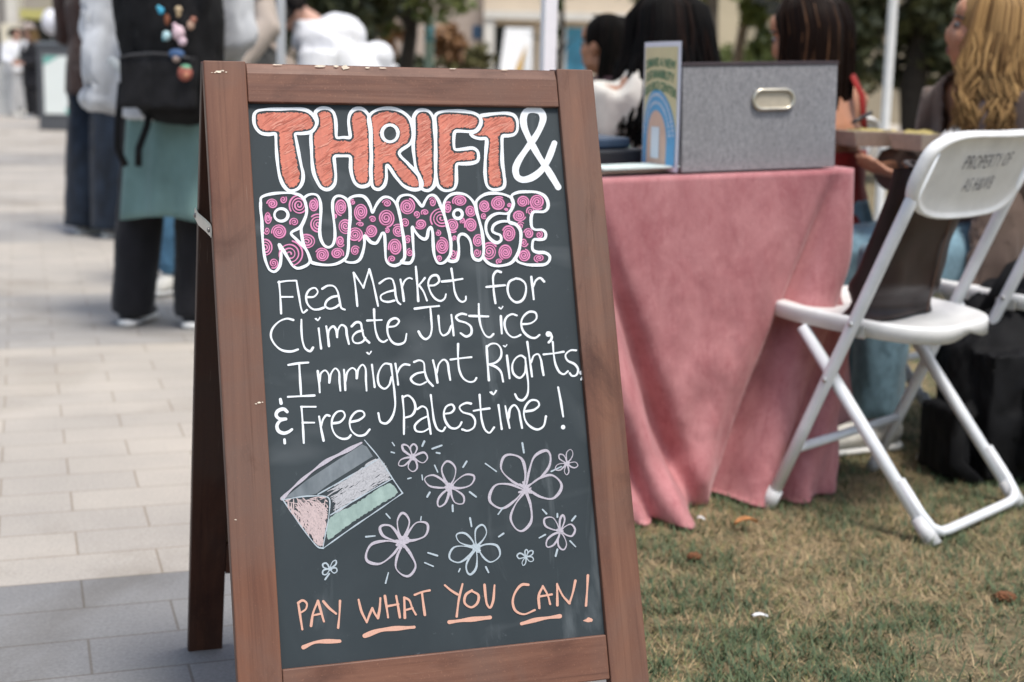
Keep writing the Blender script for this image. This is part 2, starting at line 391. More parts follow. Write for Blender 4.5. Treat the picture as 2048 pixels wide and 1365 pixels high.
# --- drawing on the panel: image position -> place on the panel
Rz = Matrix.Translation(C0) @ Matrix.Rotation(YAW, 4, 'Z'); WF = Rz @ MF; WFi = WF.inverted()
_c = WFi @ CAM
def on_panel(px, py, up=.0004, y=REC):
    d = WFi.to_3x3() @ ray(px, py); t = (y-_c.y)/d.y; q = _c + d*t
    return (q.x, y-up, q.z)
def crom(P, closed=False, step=2.0):
    P = [np.array(p, float) for p in P]; n = len(P); out = []
    if n == 2 and not closed:
        k = max(2, int(np.linalg.norm(P[1]-P[0])/step)); return [P[0]+(P[1]-P[0])*i/k for i in range(k+1)]
    for i in range(n if closed else n-1):
        p1, p2 = P[i], P[(i+1) % n]
        p0 = P[i-1] if (i > 0 or closed) else 2*p1-p2; p3 = P[(i+2) % n] if (i+2 < n or closed) else 2*p2-p1
        ds = [max(1e-3, np.linalg.norm(b-a))**.5 for a, b in ((p0, p1), (p1, p2), (p2, p3))]
        t0, t1 = 0, ds[0]; t2 = t1+ds[1]; t3 = t2+ds[2]
        k = max(2, int(np.linalg.norm(p2-p1)/step))
        for j in range(k):
            t = t1+(t2-t1)*j/k
            A1 = (t1-t)/(t1-t0)*p0+(t-t0)/(t1-t0)*p1; A2 = (t2-t)/(t2-t1)*p1+(t-t1)/(t2-t1)*p2; A3 = (t3-t)/(t3-t2)*p2+(t-t2)/(t3-t2)*p3
            B1 = (t2-t)/(t2-t0)*A1+(t-t0)/(t2-t0)*A2; B2 = (t3-t)/(t3-t1)*A2+(t-t1)/(t3-t1)*A3
            out.append((t2-t)/(t2-t1)*B1+(t-t1)/(t2-t1)*B2)
    if not closed: out.append(P[-1])
    return out
_lay = [0]
def ribbon(mb, P, wpx, closed=False, lift=.0005, jit=.10, taper=0.0, f=on_panel, ph=None):
    m = len(P)
    if m < 2: return
    _lay[0] += 1; up = lift + (_lay[0] % 40)*1.2e-5
    ph = random.random()*9 if ph is None else ph; L_, R_ = [], []
    for i in range(m):
        a = P[(i-1) % m] if closed else P[max(i-1, 0)]; b = P[(i+1) % m] if closed else P[min(i+1, m-1)]
        t = b-a; l = np.linalg.norm(t); t = t/l if l > 1e-6 else np.array([1., 0]); nrm = np.array([-t[1], t[0]])
        s = i/(m-1); wv = wpx/2*(1+jit*math.sin(ph+i*.23)+jit*.6*math.sin(ph*2+i*.071))
        if taper: wv *= 1-taper*abs(2*s-1)**3
        L_.append(P[i]+nrm*wv); R_.append(P[i]-nrm*wv)
    gl = lambda i: up+7e-5*i/(m-1)
    vs = [f(*p, gl(i)) for i, p in enumerate(L_)]+[f(*p, gl(i)) for i, p in enumerate(R_)]
    fs = [(i, (i+1) % m, m+(i+1) % m, m+i) for i in range(m if closed else m-1)]
    if not closed:
        for e, sg in ((0, -1), (m-1, 1)):
            t = P[e]-P[e-1] if e else P[0]-P[1]; l = np.linalg.norm(t); t = t/max(l, 1e-6)
            h = (L_[e]-R_[e])/2; c = P[e]; arc = [c+h*math.cos(math.pi*k/6)+t*np.linalg.norm(h)*math.sin(math.pi*k/6) for k in range(7)]
            b0 = len(vs); vs += [f(*p, gl(e)) for p in arc]; fs.append(tuple(b0+k for k in range(7)))
    mb.add(vs, fs)
def fill(mb, P, lift=.00025, f=on_panel):
    _lay[0] += 1; up = lift+(_lay[0] % 10)*1.0e-5
    loops = P if isinstance(P[0], list) else [P]
    flat = [q for lp in loops for q in lp]
    tri = tessellate_polygon([[Vector((float(q[0]), float(q[1]), 0)) for q in lp] for lp in loops])
    mb.add([f(*q, up) for q in flat], [tuple(t) for t in tri])
def inset(P, d, jag=0.0, out=False):
    m = len(P); A = sum(P[i][0]*P[(i+1) % m][1]-P[(i+1) % m][0]*P[i][1] for i in range(m)); s = 1 if A > 0 else -1
    if out: s = -s
    r = []
    for i in range(m):
        t = P[(i+2) % m]-P[(i-2) % m]; t = t/max(np.linalg.norm(t), 1e-6); nrm = np.array([-t[1], t[0]])*s
        r.append(P[i]+nrm*(d+jag*(random.random()**2)))
    return r
def inside(p, poly):
    x, y = p; c = False; n = len(poly); j = n-1
    for i in range(n):
        xi, yi = poly[i]; xj, yj = poly[j]
        if (yi > y) != (yj > y) and x < (xj-xi)*(y-yi)/(yj-yi)+xi: c = not c
        j = i
    return c
def scribble(mb, poly, ang, n, l0, l1, wpx, lift=.00036, spread=.12, hole=None):
    out_ = lambda q: hole is not None and ((q[0]-hole[0])/hole[2])**2+((q[1]-hole[1])/hole[3])**2 < 1.25
    xs = [q[0] for q in poly]; ys = [q[1] for q in poly]; k = 0
    while k < n:
        p = np.array([random.uniform(min(xs), max(xs)), random.uniform(min(ys), max(ys))])
        if not inside(p, poly) or out_(p): continue
        k += 1; a = ang+random.gauss(0, spread); P = [p]; L_ = random.uniform(l0, l1); s = 0
        while s < L_:
            a += random.gauss(0, .04); q = P[-1]+np.array([math.cos(a), math.sin(a)])*3.0; s += 3.0
            if not inside(q, poly) or out_(q): break
            P.append(q)
        if len(P) > 2: ribbon(mb, P, wpx*random.uniform(.7, 1.3), lift=lift, jit=.3, taper=.5)
def zm(x0, y0, k): return lambda pts: [(x0+x/k, y0+y/k) for x, y in pts]
zA, zB, zC, zD = zm(490, 200, 6.4), zm(800, 200, 6.0235), zm(500, 370, 6.4), zm(800, 370, 6.4)
zE, zF, zG, zH, zI, zT = zm(520, 530, 3.688), zm(840, 530, 3.688), zm(540, 860, 4.135), zm(840, 860, 4.137), zm(560, 1120, 3.103), zm(480, 0, 2.56)
THRIFT = [
 zA([(112,250),(118,190),(150,150),(250,128),(450,122),(690,120),(790,140),(850,180),(893,240),(915,300),(890,370),(840,415),(720,435),(642,440),(645,470),(665,570),(690,700),(720,850),(742,950),(735,1050),(690,1130),(620,1165),(560,1165),(500,1110),(455,1020),(430,920),(410,760),(398,600),(393,470),(388,440),(300,445),(210,430),(150,380),(118,310)]),
 zA([(900,165),(950,120),(1010,108),(1080,120),(1130,165),(1155,240),(1165,350),(1168,470),(1175,486),(1260,483),(1340,484),(1345,465),(1335,380),(1325,270),(1345,180),(1390,130),(1450,112),(1510,125),(1555,165),(1585,215),(1603,330),(1614,450),(1618,650),(1616,850),(1612,1000),(1590,1080),(1530,1110),(1470,1110),(1410,1070),(1370,980),(1352,880),(1348,740),(1335,724),(1250,720),(1155,724),(1142,740),(1150,850),(1160,980),(1145,1080),(1090,1140),(1030,1150),(970,1120),(920,1040),(880,940),(860,820),(850,650),(848,430),(880,380),(918,320),(922,260),(905,210)]),
 zT([(660,600),(690,570),(755,556),(820,570),(868,610),(885,680),(872,735),(815,785),(860,840),(910,895),(932,940),(925,965),(890,973),(840,955),(800,912),(752,848),(748,920),(735,955),(710,972),(682,962),(670,900),(670,780),(666,690)]),
 zB([(180,175),(220,135),(280,125),(340,140),(385,190),(405,250),(415,400),(425,600),(425,800),(425,960),(400,1050),(340,1095),(290,1090),(250,1060),(245,1000),(232,930),(195,850),(170,700),(157,560),(170,420),(165,300),(162,220)]),
 zB([(425,195),(455,162),(520,142),(650,135),(800,145),(900,168),(960,212),(975,270),(950,335),(900,378),(840,385),(670,382),(655,400),(655,590),(672,602),(740,598),(800,590),(880,585),(930,620),(945,690),(930,740),(860,765),(760,772),(690,775),(680,790),(678,900),(675,1010),(650,1070),(590,1095),(520,1090),(460,1040),(440,980),(430,850),(428,600),(428,400)]),
 zB([(965,205),(1050,182),(1180,167),(1290,165),(1370,190),(1405,240),(1415,310),(1405,380),(1370,420),(1300,435),(1240,438),(1230,455),(1228,600),(1230,750),(1250,900),(1260,1010),(1240,1060),(1170,1085),(1100,1080),(1050,1040),(1025,920),(1025,750),(1035,600),(1042,490),(1030,470),(960,470),(880,445),(850,405),(905,385),(950,345),(975,275)]),
]
RUM = [
 zC([(135,220),(140,170),(190,140),(300,115),(450,105),(560,112),(650,145),(700,210),(720,290),(720,370),(690,460),(640,545),(525,622),(590,700),(690,800),(740,880),(765,960),(750,1010),(690,1050),(600,1070),(540,1030),(490,950),(430,850),(370,765),(395,870),(392,970),(370,1060),(310,1115),(250,1090),(210,1010),(185,920),(165,760),(155,600),(150,450),(135,320)]),
 zC([(690,180),(730,140),(800,122),(860,140),(895,210),(905,320),(900,450),(890,600),(905,700),(950,780),(1000,803),(1050,780),(1080,710),(1085,600),(1070,450),(1055,300),(1062,200),(1095,155),(1150,145),(1210,170),(1255,220),(1275,300),(1280,420),(1270,560),(1260,700),(1250,830),(1235,920),(1190,970),(1100,1015),(1000,1030),(880,1020),(780,990),(765,950),(740,880),(690,780),(665,680),(655,560),(690,480),(720,380),(720,290),(700,220)]),
 zC([(1265,190),(1300,160),(1380,142),(1450,152),(1500,200),(1540,280),(1567,360),(1600,290),(1650,210),(1710,162),(1780,165),(1840,210),(1890,300),(1920,420),(1945,560),(1965,700),(1980,850),(1975,950),(1920,1010),(1840,1038),(1770,1010),(1740,960),(1730,850),(1726,720),(1712,622),(1690,622),(1660,680),(1610,750),(1550,740),(1500,690),(1463,655),(1463,750),(1440,870),(1400,960),(1340,995),(1260,995),(1215,975),(1240,910),(1255,830),(1265,600),(1280,420),(1272,290)]),
 zD([(-35,215),(0,155),(90,132),(160,152),(220,210),(282,278),(320,210),(370,145),(430,138),(480,190),(520,280),(560,380),(600,520),(630,640),(650,760),(648,870),(610,950),(550,1003),(490,1008),(455,960),(430,870),(420,740),(412,600),(390,545),(362,580),(340,680),(310,700),(250,670),(190,600),(155,540),(160,680),(168,820),(170,920),(130,1000),(60,1005),(10,990),(45,950),(55,850),(45,700),(20,560),(0,420),(-28,300)]),
 zD([(558,250),(590,180),(650,130),(740,112),(840,132),(910,190),(955,260),(985,370),(1010,460),(1040,570),(1060,700),(1068,850),(1052,930),(1010,968),(950,950),(920,890),(910,780),(880,690),(820,637),(765,642),(742,700),(750,800),(745,900),(720,970),(660,983),(612,962),(640,890),(650,760),(630,640),(600,520),(565,400),(555,310)]),
 zD([(967,235),(1010,172),(1100,122),(1220,112),(1350,135),(1430,182),(1448,250),(1420,320),(1370,370),(1250,370),(1170,402),(1110,470),(1095,560),(1120,650),(1180,720),(1240,745),(1290,710),(1280,650),(1220,625),(1180,598),(1190,530),(1240,490),(1320,470),(1420,482),(1500,530),(1540,600),(1540,720),(1520,840),(1480,930),(1420,1000),(1320,1035),(1210,1038),(1120,1000),(1062,920),(1070,850),(1062,700),(1040,570),(1010,460),(975,330)]),
 zD([(1425,145),(1500,102),(1620,92),(1760,102),(1850,150),(1890,230),(1885,305),(1840,345),(1710,350),(1690,370),(1675,430),(1688,550),(1730,577),(1820,580),(1860,620),(1850,688),(1790,705),(1710,705),(1690,780),(1700,840),(1760,867),(1850,872),(1910,912),(1908,970),(1860,1018),(1740,1030),(1600,1020),(1500,980),(1482,935),(1520,840),(1540,720),(1540,600),(1480,512),(1395,480),(1392,375),(1425,320),(1448,250)]),
]
tC = [(285,245,70,65),(425,190,45,50),(625,260,125,135),(228,420,45,85),(565,478,58,55),(215,590,38,50),(370,605,95,95),(195,810,105,125),(300,1005,60,65),(510,890,170,170),(810,260,62,88),(870,500,120,125),(1165,290,75,105),(1090,400,28,38),(1220,530,98,105),(725,730,125,105),(1155,725,55,75),(922,900,88,90),(1115,880,82,72),(1315,225,38,35),(1420,350,88,110),(1750,240,58,50),(1568,445,45,42),(1740,430,105,115),(1410,510,48,32),(1548,590,78,82),(1340,640,100,95),(1755,590,32,35),(1895,590,85,85),(1345,845,58,65),(1855,800,85,110),(1815,950,48,45)]
tD = [(90,280,98,105),(415,225,45,62),(210,380,45,45),(320,355,52,40),(530,430,145,135),(65,490,56,60),(262,505,75,65),(95,705,46,55),(485,622,40,40),(535,785,85,108),(125,870,48,52),(495,940,42,40),(610,295,55,75),(762,210,92,72),(900,335,70,78),(670,520,85,92),(800,465,32,45),(905,520,78,90),(700,685,32,35),(1000,720,72,88),(680,890,48,68),(985,870,45,58),(1080,270,72,80),(1258,240,95,88),(1395,265,30,30),(1357,322,25,20),(1070,398,38,42),(1390,630,85,105),(1140,855,105,115),(1350,865,88,100),(1268,980,40,35),(1570,220,78,75),(1755,220,95,98),(1525,395,82,72),(1670,340,52,60),(1540,525,50,52),(1645,625,62,68),(1780,640,48,52),(1585,740,50,58),(1585,905,75,80),(1780,940,70,52)]
spir = [(500+a/6.4, 370+b/6.4, c/6.4, d/6.4) for a, b, c, d in tC]+[(800+a/6.4, 370+b/6.4, c/6.4, d/6.4) for a, b, c, d in tD]
def drawing(name, mat, strokes=(), w=6.0, loops=(), fills=(), taper=0.0, jit=.1, lift=.0005):
    mb = MB()
    for P in fills: fill(mb, P)
    for P in loops: ribbon(mb, crom(P, True), w, True, jit=jit, lift=lift)
    for P in strokes: ribbon(mb, crom(P), w, False, jit=jit, taper=taper, lift=lift)
    me = mb.mesh(name); o = link(name, me, mat, panel, False); return o
sT = [crom(P, True, 1.5) for P in THRIFT]; sR = [crom(P, True, 1.5) for P in RUM]
def ring(cx, cy, rx, ry, n=16): return [(cx+rx*math.cos(2*math.pi*k/n), cy+ry*math.sin(2*math.pi*k/n)) for k in range(n)]
holeT = (480+767/2.56, 685/2.56, 41/2.56, 43/2.56)
for k, P in enumerate(sT):
    body = inset(P, 6.0, 3.2)
    loops = [[np.array(q) for q in body]]
    if k == 2: loops.append([np.array(q) for q in inset(crom(ring(*holeT), True, 1.5), 5.2, 2.2, True)])
    mb = MB(); fill(mb, loops); link('letter_fill', mb.mesh('letter_fill'), MAT['chalk_orange'], panel, False)
    mb = MB(); scribble(mb, body, -.55, 60, 10, 34, 1.2, hole=holeT if k == 2 else None); link('hatching', mb.mesh('hatching'), MAT['chalk_hatch'], panel, False)
    mb = MB(); scribble(mb, body, -.5, 60, 10, 30, 1.2, .0004, hole=holeT if k == 2 else None); link('hatching', mb.mesh('hatching'), MAT['chalk_hatch_light'], panel, False)
    drawing('letter_outline', MAT['chalk_white'], w=6.5, loops=[THRIFT[k]] + ([ring(*holeT)] if k == 2 else []), jit=.13)
amp = zB([(1905,1055),(1830,930),(1760,820),(1680,700),(1600,560),(1530,420),(1490,310),(1487,210),(1520,145),(1600,122),(1690,145),(1722,215),(1700,310),(1640,430),(1570,530),(1490,640),(1420,750),(1390,840),(1410,930),(1470,965),(1560,950),(1660,890),(1740,800),(1800,680),(1858,525)])
drawing('ampersand', MAT['chalk_white'], [amp], 12.8, jit=.08)
holes = [(500+398/6.4, 370+388/6.4, 87/6.4, 80/6.4), None, None, None, (800+738/6.4, 370+378/6.4, 56/6.4, 57/6.4), None, None]
for k, P in enumerate(sR):
    mbS, mbU = MB(), MB()
    for (cx, cy, rx, ry) in spir:
        if not inside((cx, cy), P): continue
        n_turn = max(1.5, min(3.2, (rx+ry)/2/4.6)); sg = 1 if (int(cx*7) % 3) else -1; ph = random.random()*6.28; run = []
        for i in range(int(40*n_turn)+1):
            t = i/(40*n_turn); rr = 1-.90*t; a = ph+sg*t*n_turn*2*math.pi
            q = np.array([cx+rx*rr*math.cos(a), cy+ry*rr*math.sin(a)])
            ok = inside(q, P) and (holes[k] is None or ((q[0]-holes[k][0])/holes[k][2])**2+((q[1]-holes[k][1])/holes[k][3])**2 > 1.35)
            if ok: run.append(q)
            if (not ok or i == int(40*n_turn)) and run:
                if len(run) > 4: ribbon(mbS, run, 2.1 if rx+ry < 20 else 2.6, jit=.22, lift=.00045)
                run = []
        disc = [np.array(q) for q in ring(cx, cy, rx*.93, ry*.93, 18)]
        if all(inside(q, P) for q in disc): fill(mbU, disc, .0002)
    link('spiral_shading', mbU.mesh('spiral_shading'), MAT['chalk_plum'], panel, False)
    link('spiral_pattern', mbS.mesh('spiral_pattern'), MAT['chalk_pink'], panel, False)
    drawing('letter_outline', MAT['chalk_white'], w=5.7, loops=[RUM[k]]+([ring(*holes[k])] if holes[k] else []), jit=.14, lift=.0009)
E_, F_ = zE, zF
def heart(z, x, y, s=1.0): return z([(x-26*s, y-4*s), (x-10*s, y-8*s), (x, y+6*s), (x+12*s, y-16*s), (x+22*s, y-14*s), (x+14*s, y+2*s), (x, y+17*s), (x-16*s, y+8*s)])
def dot(z, x, y, rx, ry): return z(ring(x, y, rx, ry, 14))
line1 = [E_(p) for p in ([(140,125),(150,250),(155,360)],[(135,130),(200,120),(262,118)],[(150,238),(240,238)],[(268,118),(285,220),(305,330),(318,355),(345,335)],[(345,240),(400,235),(425,200),(405,172),(365,185),(340,230),(350,290),(390,328),(430,330),(468,318)],[(458,178),(500,155),(545,160),(570,195),(585,260),(600,320),(625,332)],[(580,230),(530,240),(490,270),(480,305),(510,325),(555,315),(590,290)],[(690,60),(705,180),(717,305)],[(690,60),(730,120),(762,170)],[(762,170),(780,110),(805,35)],[(805,35),(830,120),(850,210),(870,305)],[(880,138),(930,105),(970,105),(990,150),(1000,230),(1015,275),(1035,293)],[(985,190),(930,205),(890,230),(895,260),(940,275),(990,265)],[(1035,110),(1050,190),(1060,268)],[(1045,165),(1070,115),(1100,98),(1120,105)],[(1148,15),(1158,140),(1166,268)],[(1215,98),(1190,130),(1162,160)],[(1175,155),(1205,200),(1230,265)])]
line1 += [F_(p) for p in ([(60,155),(110,150),(140,120),(125,80),(85,85),(60,130),(75,200),(110,250),(150,268),(180,250),(190,218)],[(230,30),(245,130),(255,200),(280,255),(310,275),(335,262),(337,235)],[(160,125),(230,118),(312,105)],[(595,55),(565,48),(540,80),(540,160),(545,220),(555,285)],[(488,165),(560,158),(625,152)],[(710,100),(660,125),(645,180),(665,245),(710,278),(755,260),(780,200),(775,140),(740,108),(705,102)],[(820,90),(830,180),(838,255)],[(835,160),(855,115),(885,98),(915,125)])]
drawing('slogan_lettering', MAT['chalk_white'], line1, 4.1, jit=.16)
line2 = [E_(p) for p in ([(245,408),(200,398),(140,420),(90,475),(80,530),(110,590),(160,630),(230,640),(280,625)],[(305,405),(305,480),(315,570),(335,620),(370,638),(390,612)],[(432,470),(440,540),(450,618)],[(488,455),(500,530),(508,600)],[(500,540),(510,480),(540,455),(560,480),(568,535)],[(568,535),(575,480),(600,445),(630,460),(640,520),(655,585)],[(675,455),(710,425),(740,430),(752,480),(770,540),(805,575)],[(755,485),(710,500),(682,535),(690,570),(720,580),(760,565),(775,540)],[(840,330),(845,430),(855,500),(880,555),(910,570),(938,555)],[(790,412),(840,410),(898,408)],[(945,460),(1000,450),(1025,415),(1000,395),(960,410),(940,450),(945,520),(980,575),(1020,588),(1065,570),(1080,510)])]
line2 += [F_(p) for p in ([(-40,325),(60,312),(140,305)],[(75,315),(82,400),(85,480),(70,530),(40,550),(10,530),(-12,493)],[(135,378),(140,440),(150,500),(170,522),(205,505),(230,450)],[(230,370),(238,440),(247,522)],[(340,368),(305,362),(265,385),(280,410),(340,430),(375,460),(375,510),(340,530),(298,505)],[(432,290),(435,380),(450,460),(485,525),(515,535),(540,512)],[(362,378),(430,380),(503,382)],[(595,380),(598,445),(602,508)],[(712,375),(680,365),(640,385),(622,430),(640,500),(680,535),(710,533),(740,518)],[(750,440),(820,430),(858,395),(850,355),(805,348),(760,385),(745,430),(760,490),(810,535),(850,540),(880,518)],[(960,505),(970,530),(965,555),(948,573)])]
drawing('slogan_lettering', MAT['chalk_white'], line2, 4.1, fills=[heart(E_, 427, 400), heart(F_, 597, 317, .85), dot(F_, 947, 511, 21, 21)], jit=.16)
line3 = [E_(p) for p in ([(208,740),(280,728),(355,722)],[(288,730),(295,850),(302,965)],[(205,975),(300,970),(400,965)],[(425,785),(435,870),(440,942)],[(438,860),(450,800),(480,780),(505,810),(510,870)],[(510,870),(525,800),(555,765),(580,790),(585,860),(592,930)],[(618,775),(625,860),(628,925)],[(628,860),(645,790),(680,762),(705,780),(712,838)],[(712,838),(725,770),(755,738),(775,760),(780,850),(785,930)],[(825,738),(835,820),(845,902)],[(965,735),(920,730),(885,770),(868,830),(880,890),(918,915),(950,890),(970,830)],[(965,735),(980,850),(992,950),(995,1050),(970,1130),(930,1170),(890,1160),(872,1095)],[(998,730),(1010,810),(1018,885)],[(1012,800),(1035,755),(1065,735),(1102,740)],[(1135,718),(1175,705),(1205,720),(1215,790),(1235,850),(1275,895)],[(1215,790),(1150,805),(1112,840),(1130,870),(1180,885),(1225,865)])]
line3 += [F_(p) for p in ([(95,705),(115,790),(128,870)],[(122,800),(140,730),(175,700),(200,720),(212,790),(222,850)],[(280,585),(280,690),(290,780),(320,840),(365,865),(400,858),(415,835)],[(225,700),(300,690),(378,682)],[(490,600),(498,730),(507,852)],[(490,610),(520,585),(565,585),(595,620),(595,680),(560,720),(510,735)],[(510,735),(560,755),(595,790),(612,862)],[(640,670),(650,755),(660,838)],[(775,690),(745,670),(705,690),(680,740),(690,805),(735,835),(770,800),(780,740)],[(775,690),(785,780),(797,880),(790,960),(755,1000),(720,990),(700,955)],[(790,570),(808,700),(825,825)],[(818,720),(840,670),(870,660),(890,700),(900,760),(910,815)],[(978,570),(985,660),(1000,740),(1030,795),(1060,808),(1090,785)],[(910,662),(980,655),(1058,642)],[(1150,632),(1110,632),(1072,665),(1085,705),(1140,735),(1165,775),(1150,815),(1120,820),(1103,800)],[(1203,815),(1197,832),(1188,846)])]
drawing('slogan_lettering', MAT['chalk_white'], line3, 4.1, fills=[heart(E_, 805, 650, .95), heart(F_, 628, 598, .75), dot(F_, 1188, 797, 15, 16)], jit=.16)
line4 = [E_(p) for p in ([(305,1048),(315,1180),(322,1315)],[(302,1048),(360,1048),(410,1048)],[(312,1165),(400,1165)],[(435,1120),(450,1210),(468,1298)],[(450,1190),(465,1140),(490,1110),(512,1115)],[(540,1170),(590,1160),(625,1115),(610,1082),(570,1085),(535,1130),(530,1200),(560,1260),(610,1285),(650,1278),(668,1258)],[(670,1160),(730,1145),(770,1110),(755,1082),(715,1082),(675,1120),(660,1170),(675,1225),(720,1260),(770,1255),(808,1215)],[(1050,970),(1060,1100),(1060,1250)],[(1050,980),(1090,965),(1130,1000),(1145,1060),(1120,1110),(1065,1130)],[(1160,1065),(1195,1045),(1225,1060),(1240,1130),(1258,1248)],[(1230,1120),(1180,1145),(1140,1190),(1150,1225),(1200,1232),(1250,1205)])]
line4 += [F_(p) for p in ([(78,962),(90,1060),(105,1160),(130,1215),(165,1228),(185,1200)],[(180,1100),(230,1090),(252,1060),(235,1032),(195,1045),(175,1090),(185,1150),(220,1200),(260,1208),(290,1190),(305,1162)],[(375,1025),(340,1020),(290,1050),(310,1085),(380,1110),(405,1150),(395,1200),(350,1225),(310,1215)],[(438,960),(445,1060),(455,1150),(480,1220),(510,1240),(545,1200)],[(395,1078),(450,1068),(512,1060)],[(578,1035),(590,1125),(602,1212)],[(628,1042),(645,1130),(660,1205)],[(652,1130),(665,1060),(695,1035),(725,1070),(740,1140),(752,1205)],[(780,1082),(840,1070),(878,1035),(865,1005),(820,1000),(780,1040),(765,1100),(785,1165),(830,1205),(870,1215),(910,1190),(928,1118)],[(1018,905),(1038,1010),(1055,1120)])]
drawing('slogan_lettering', MAT['chalk_white'], line4, 4.1, fills=[heart(F_, 542, 943, 1.25), dot(F_, 1055, 1198, 16, 17)], jit=.16)
drawing('small_ampersand', MAT['chalk_white'], [E_(p) for p in ([(150,993),(155,1022)],[(200,1085),(175,1065),(130,1080),(118,1110),(140,1135),(190,1138)],[(190,1138),(150,1150),(125,1185),(135,1225),(175,1243),(215,1230),(235,1215)],[(180,1290),(182,1316)])], 6.2, jit=.15)
# the striped pennant drawn with stick chalk
drawing('flag_smudge', MAT['chalk_smudge'], fills=[[np.array(q) for q in zG([(120,566),(300,420),(560,250),(760,120),(800,140),(850,220),(500,440),(380,530),(300,548)])]])
_pg = lambda P, d=.5: [np.array(q) for q in inset(crom(zG(P), True, 3), d, .8)]
fs_ = _pg([(405,535),(640,400),(900,238),(1000,390),(985,410),(870,478),(650,620),(512,700),(492,620),(490,560)])
mb = MB(); scribble(mb, fs_, -.56, 150, 30, 110, 2.6, spread=.10); scribble(mb, fs_, -1.2, 26, 8, 26, 2.0, .00045); link('flag_stripe', mb.mesh('flag_stripe'), MAT['chalk_grey_stick'], panel, False)
drawing('flag_mint_stripe', MAT['chalk_mint'], fills=[[np.array(q) for q in inset(crom(zG([(488,735),(700,610),(985,440),(1020,455),(1060,520),(900,630),(640,800),(480,915),(468,890)]), True, 3), .5, 2.0)]])
ft_ = _pg([(125,588),(300,556),(470,560),(482,600),(478,720),(455,860),(432,968),(380,950),(230,770)])
mb = MB(); scribble(mb, ft_, .82, 100, 20, 70, 2.6, spread=.25); scribble(mb, ft_, 1.6, 60, 20, 60, 2.4, .00042, .2); scribble(mb, ft_, .05, 36, 14, 50, 2.2, .00046, .2); link('flag_triangle', mb.mesh('flag_triangle'), MAT['chalk_blush_stick'], panel, False)
drawing('flag_outline', MAT['chalk_blue'], [zG(p) for p in ([(780,85),(900,230),(1010,400),(1095,525)],[(1095,525),(900,660),(650,830),(440,980)],[(440,980),(400,972),(250,790),(100,570)],[(110,578),(300,550),(460,553),(488,570),(485,720),(460,850),(437,975)],[(395,535),(640,395),(905,235)],[(500,705),(740,560),(1010,405)])], 2.3, jit=.25)
drawing('flag_outline', MAT['chalk_lilac'], [zG([(100,570),(200,470),(450,270),(620,180),(755,108)])], 6.0, jit=.3)
def petal(c, t, wd):
    c, t = np.array(c, float), np.array(t, float); d = t-c; n_ = np.array([-d[1], d[0]])/np.linalg.norm(d)
    j = lambda: random.uniform(-.05, .05)
    return [tuple(c+d*.06), tuple(c+d*(.38+j())+n_*wd*.75), tuple(c+d*.74+n_*wd*(1+j())), tuple(c+d*.97+n_*wd*.32), tuple(c+d*1.0-n_*wd*.25), tuple(c+d*.76-n_*wd*(1+j())), tuple(c+d*(.36+j())-n_*wd*.7), tuple(c+d*.03)]
FL = [(zG,(1180,225),[((1098,125),24),((1190,120),28),((1300,235),42),((1062,290),26),((1178,345),38)],'chalk_lilac',3.4),
 (zH,(245,480),[((42,400),48),((232,262),58),((448,392),48),((152,632),32),((352,610),42)],'chalk_lilac',3.6),
 (zH,(870,490),[((715,212),95),((1060,182),72),((1168,470),98),((820,835),88),((575,575),98)],'chalk_lilac',4.2),
 (zH,(1215,278),[((1153,205),22),((1247,165),26),((1303,298),24),((1210,372),18),((1118,325),24)],'chalk_lilac',2.3),
 (zH,(1160,840),[((1032,735),44),((1182,708),18),((1280,830),48),((1182,992),34),((1048,965),34)],'chalk_lilac',3.2),
 (zH,(465,975),[((305,865),42),((520,790),46),((655,1045),75),((405,1195),42),((243,1055),66)],'chalk_blue',3.5),
 (zH,(875,1050),[((803,1040),22),((880,992),12),((932,1005),18),((935,1082),20),((850,1122),14)],'chalk_blue',2.2),
 (zG,(1095,930),[((915,800),48),((1102,690),48),((1300,785),66),((1130,1210),82),((795,1065),86)],'chalk_lilac',4.4),
 (zG,(495,1150),[((438,1110),20),((545,1082),16),((552,1170),22),((436,1192),20)],'chalk_blue',2.4)]
for z, c, ps, mt, wd in FL:
    S = [z(petal(c, t, wv)) for t, wv in ps]
    sc_ = max(np.hypot(t[0]-c[0], t[1]-c[1]) for t, _ in ps)*.16
    for k in range(7):
        a = random.random()*6.28; b = a+2.6+random.random(); S.append(z([(c[0]+sc_*math.cos(a), c[1]+sc_*math.sin(a)), (c[0]+sc_*math.cos(b)*.8, c[1]+sc_*math.sin(b)*.8)]))
    if len(ps) == 4: S.append(z([(490,1190),(475,1210),(455,1238)]))
    drawing('chalk_flower', MAT[mt], S, wd, jit=.3)
ticks = [zH(p) for p in ([(120,295),(145,350)],[(385,262),(355,310)],[(15,375),(20,415)],[(80,518),(58,555)],[(268,625),(270,675)],[(410,515),(462,555)],[(845,110),(858,190)],[(540,280),(630,345)],[(1168,305),(1085,345)],[(683,648),(645,700)],[(1012,660),(1045,695)],[(1135,695),(1135,722)],[(1285,715),(1255,752)],[(985,895),(1035,868)],[(1240,920),(1285,968)],[(1135,990),(1120,1045)],[(412,730),(425,800)],[(690,858),(650,885)],[(330,1150),(318,1175)],[(543,1135),(565,1180)],[(65,1018),(142,1042)],[(38,1100),(108,1130)],[(178,130),(100,158)],[(135,190),(162,195)],[(35,95),(18,135)])]
ticks += [zG(p) for p in ([(1010,105),(1028,132)],[(1278,98),(1260,132)],[(1002,185),(1028,192)],[(1140,405),(1165,398)],[(960,695),(992,732)],[(1250,718),(1245,748)],[(792,885),(868,878)],[(978,1182),(955,1268)])]
drawing('chalk_ticks', MAT['chalk_blue'], ticks, 3.0, jit=.2)
